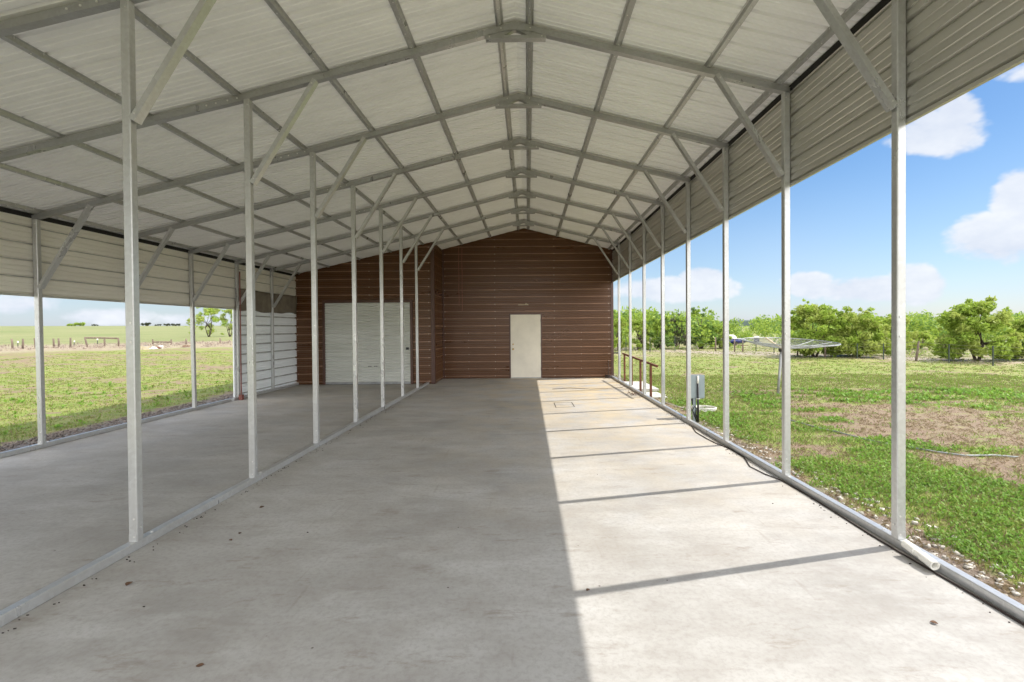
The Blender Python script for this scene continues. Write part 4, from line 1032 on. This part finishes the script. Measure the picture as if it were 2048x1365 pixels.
leaf_obj(480, 1068, .03, 'tiny dark leaf nearest the second middle post')
leaf_obj(1176, 1182, .03, 'small leaf by the end of the nearest post shadow')
leaf_obj(258, 1170, .05, 'round brown leaf beside the middle rail at the left front')
# clump of red-brown leaves at the right rail
rs = np.random.RandomState(8); mb = MB(); q = slab_at(1272, 790)
for i in range(40):
    x, y, z = q[0] + rs.normal(0, .07) - .05, q[1] + rs.normal(0, .12), .005 + abs(rs.normal(0, .025)); s_ = rs.uniform(.02, .045); a_ = rs.uniform(0, 6.28)
    mb.add([(x, y, z), (x + s_ * math.cos(a_), y + s_ * math.sin(a_), z + .01), (x + s_ * math.cos(a_ + .8), y + s_ * math.sin(a_ + .8), z + .02), (x + s_ * .8 * math.cos(a_ + 1.5), y + s_ * .8 * math.sin(a_ + 1.5), z)], [(0, 1, 2, 3)])
tag(mb.build('leaf_litter', 'dryleaf'), 'small heap of rust brown leaves against the far right rail', 'leaf litter', kind='stuff')
# dirt crumbs along the middle and right rails
rs = np.random.RandomState(5); mb = MB()
for i in range(420):
    if i % 2: x, y = XM1 + .02 + abs(rs.normal(0, .05)), rs.uniform(2, 14)
    else: x, y = XR0 - .03 - abs(rs.normal(0, .05)), rs.uniform(1.8, 14)
    if i % 40 == 0: x, y = rs.uniform(XM1, XR0), 2 + 10 * rs.rand() ** 2
    s_ = rs.uniform(.0015, .005); mb.tube([(x - s_, y, .003), (x + s_ * rs.uniform(.3, 2), y + rs.uniform(-s_, s_), .003)], s_ * .8, 5)
tag(mb.build('dirt_crumbs', 'cord'), 'dark crumbs of dirt scattered on the slab beside the rails', 'dirt', kind='stuff')

# ------------------------------------------------------------------ world: sky with clouds
W = bpy.data.worlds.new('World'); scene.world = W; W.use_nodes = True; t = W.node_tree; t.nodes.clear()
sunv = Vector((2.50, .65, 3.09)).normalized(); elev = math.asin(sunv.z); azi = math.atan2(sunv.x, sunv.y)
sky = N(t, 'ShaderNodeTexSky', sky_type='NISHITA', sun_disc=False, sun_elevation=elev, sun_rotation=azi)
sky.altitude = 200; sky.air_density = 1.; sky.dust_density = .6; sky.ozone_density = 2.2
tc = N(t, 'ShaderNodeTexCoord'); sp = N(t, 'ShaderNodeSeparateXYZ'); t.links.new(tc.outputs['Generated'], sp.inputs[0])
def mth(op, a, b=None, c=None, clamp=False):
    n = N(t, 'ShaderNodeMath', operation=op); n.use_clamp = clamp
    for i, v in enumerate((a, b, c)):
        if v is None: continue
        if isinstance(v, (int, float)): n.inputs[i].default_value = v
        else: t.links.new(v, n.inputs[i])
    return n.outputs[0]
yy = mth('MAXIMUM', sp.outputs['Y'], .02)
U = mth('DIVIDE', sp.outputs['X'], yy); Vv = mth('DIVIDE', sp.outputs['Z'], yy)
cb = N(t, 'ShaderNodeCombineXYZ'); t.links.new(U, cb.inputs[0]); t.links.new(Vv, cb.inputs[1]); UV = cb.outputs[0]
def wn(scale, detail, rough, sc=(1, 1, 1.6), off=(0, 0, 0)):
    mp = N(t, 'ShaderNodeMapping'); mp.inputs['Scale'].default_value = sc; mp.inputs['Location'].default_value = off
    t.links.new(tc.outputs['Generated'], mp.inputs[0]); n = N(t, 'ShaderNodeTexNoise'); n.inputs['Scale'].default_value = scale; n.inputs['Detail'].default_value = detail; n.inputs['Roughness'].default_value = rough
    t.links.new(mp.outputs[0], n.inputs['Vector']); return n.outputs['Fac']
n1 = wn(10, 4, .62); n2 = wn(3.4, 1, .55, off=(3, 1, 2))
blob = None
CL = [(1875, 262, 105, 58, 1.), (1915, 225, 60, 42, 1.), (1840, 285, 60, 30, .8), (2040, 400, 60, 62, 1.), (2000, 480, 110, 52, 1.), (2110, 450, 100, 90, 1.), (1835, 572, 62, 42, 1.), (1750, 580, 140, 27, 1.), (1620, 572, 55, 28, 1.), (1408, 560, 52, 30, 1.), (1350, 580, 130, 26, .9), (2060, 145, 70, 22, .35),
      (40, 612, 90, 22, .6), (210, 634, 100, 18, .6), (400, 640, 90, 14, .4)]
for (px, py, rx, ry, amp) in CL:
    d0 = ray(px, py); u0, v0 = d0.x / d0.y, d0.z / d0.y; sx = rx / 971.87 * .98; sy = ry / 971.87 * 1.02
    ma = N(t, 'ShaderNodeVectorMath', operation='MULTIPLY_ADD'); t.links.new(UV, ma.inputs[0]); ma.inputs[1].default_value = (1 / sx, 1 / sy, 0); ma.inputs[2].default_value = (-u0 / sx, -v0 / sy, 0)
    dt = N(t, 'ShaderNodeVectorMath', operation='DOT_PRODUCT'); t.links.new(ma.outputs[0], dt.inputs[0]); t.links.new(ma.outputs[0], dt.inputs[1])
    e = mth('MULTIPLY_ADD', dt.outputs['Value'], -amp, amp)
    blob = e if blob is None else mth('MAXIMUM', blob, e)
front = mth('GREATER_THAN', sp.outputs['Y'], .05)
blob = mth('MULTIPLY_ADD', mth('MAXIMUM', blob, -1.), front, mth('MULTIPLY', mth('SUBTRACT', 1., front), -1.))
dens = mth('ADD', blob, mth('MULTIPLY', mth('SUBTRACT', n1, .5), 2.6))
mask = N(t, 'ShaderNodeMapRange', interpolation_type='SMOOTHSTEP'); t.links.new(dens, mask.inputs[0]); mask.inputs[1].default_value = -.12; mask.inputs[2].default_value = .5
# unseen over-bright clouds added behind camera to fill shade, thin veil near the horizon
back = mth('SUBTRACT', 1., mth('MULTIPLY', front, 1.))
gm = N(t, 'ShaderNodeMapRange', interpolation_type='SMOOTHSTEP'); t.links.new(n2, gm.inputs[0]); gm.inputs[1].default_value = .32; gm.inputs[2].default_value = .5
mk = mth('MAXIMUM', mask.outputs[0], mth('MULTIPLY', gm.outputs[0], back))
veil = N(t, 'ShaderNodeMapRange', interpolation_type='SMOOTHSTEP'); t.links.new(sp.outputs['Z'], veil.inputs[0]); veil.inputs[1].default_value = .34; veil.inputs[2].default_value = .0; veil.inputs[3].default_value = 0; veil.inputs[4].default_value = .62
lay = mth('MULTIPLY', veil.outputs[0], mth('MULTIPLY_ADD', n2, .8, .35), clamp=True)
hs = N(t, 'ShaderNodeHueSaturation'); hs.inputs['Saturation'].default_value = 1.28; hs.inputs['Value'].default_value = .40; t.links.new(sky.outputs[0], hs.inputs['Color'])
CLOUD = (2.9, 3.0, 3.15)
def wmix(f, a, b):
    m = N(t, 'ShaderNodeMix', data_type='RGBA'); t.links.new(f, m.inputs[0])
    for s_, v in ((6, a), (7, b)):
        if isinstance(v, tuple): m.inputs[s_].default_value = (*v, 1)
        else: t.links.new(v, m.inputs[s_])
    return m.outputs[2]
c = wmix(lay, hs.outputs[0], (1.85, 2.3, 3.15))
shade = N(t, 'ShaderNodeMapRange'); t.links.new(n1, shade.inputs[0]); shade.inputs[1].default_value = .3; shade.inputs[2].default_value = .7
cc = wmix(shade.outputs[0], (2.2, 2.4, 2.8), CLOUD); cc = wmix(back, cc, (12., 11.9, 11.8))
c = wmix(mth('MULTIPLY', mk, .95), c, cc)
bg = N(t, 'ShaderNodeBackground'); bg.inputs['Strength'].default_value = .12; t.links.new(c, bg.inputs['Color'])
out = N(t, 'ShaderNodeOutputWorld'); t.links.new(bg.outputs[0], out.inputs['Surface'])

sd = bpy.data.lights.new('sun', 'SUN'); sd.energy = 2.0; sd.angle = R(.53); sd.color = (1, .95, .87)
so = bpy.data.objects.new('sun', sd); col.objects.link(so); so.rotation_euler = sunv.to_track_quat('Z', 'Y').to_euler()

# ------------------------------------------------------------------ render settings
scene.render.engine = 'CYCLES'
scene.render.resolution_x = 1024; scene.render.resolution_y = 682
cy = scene.cycles; cy.max_bounces = 6; cy.diffuse_bounces = 5; cy.glossy_bounces = 2; cy.transmission_bounces = 2
vs = scene.view_settings; vs.view_transform = 'Standard'; vs.look = 'None'; vs.exposure = 1.46; vs.gamma = 1
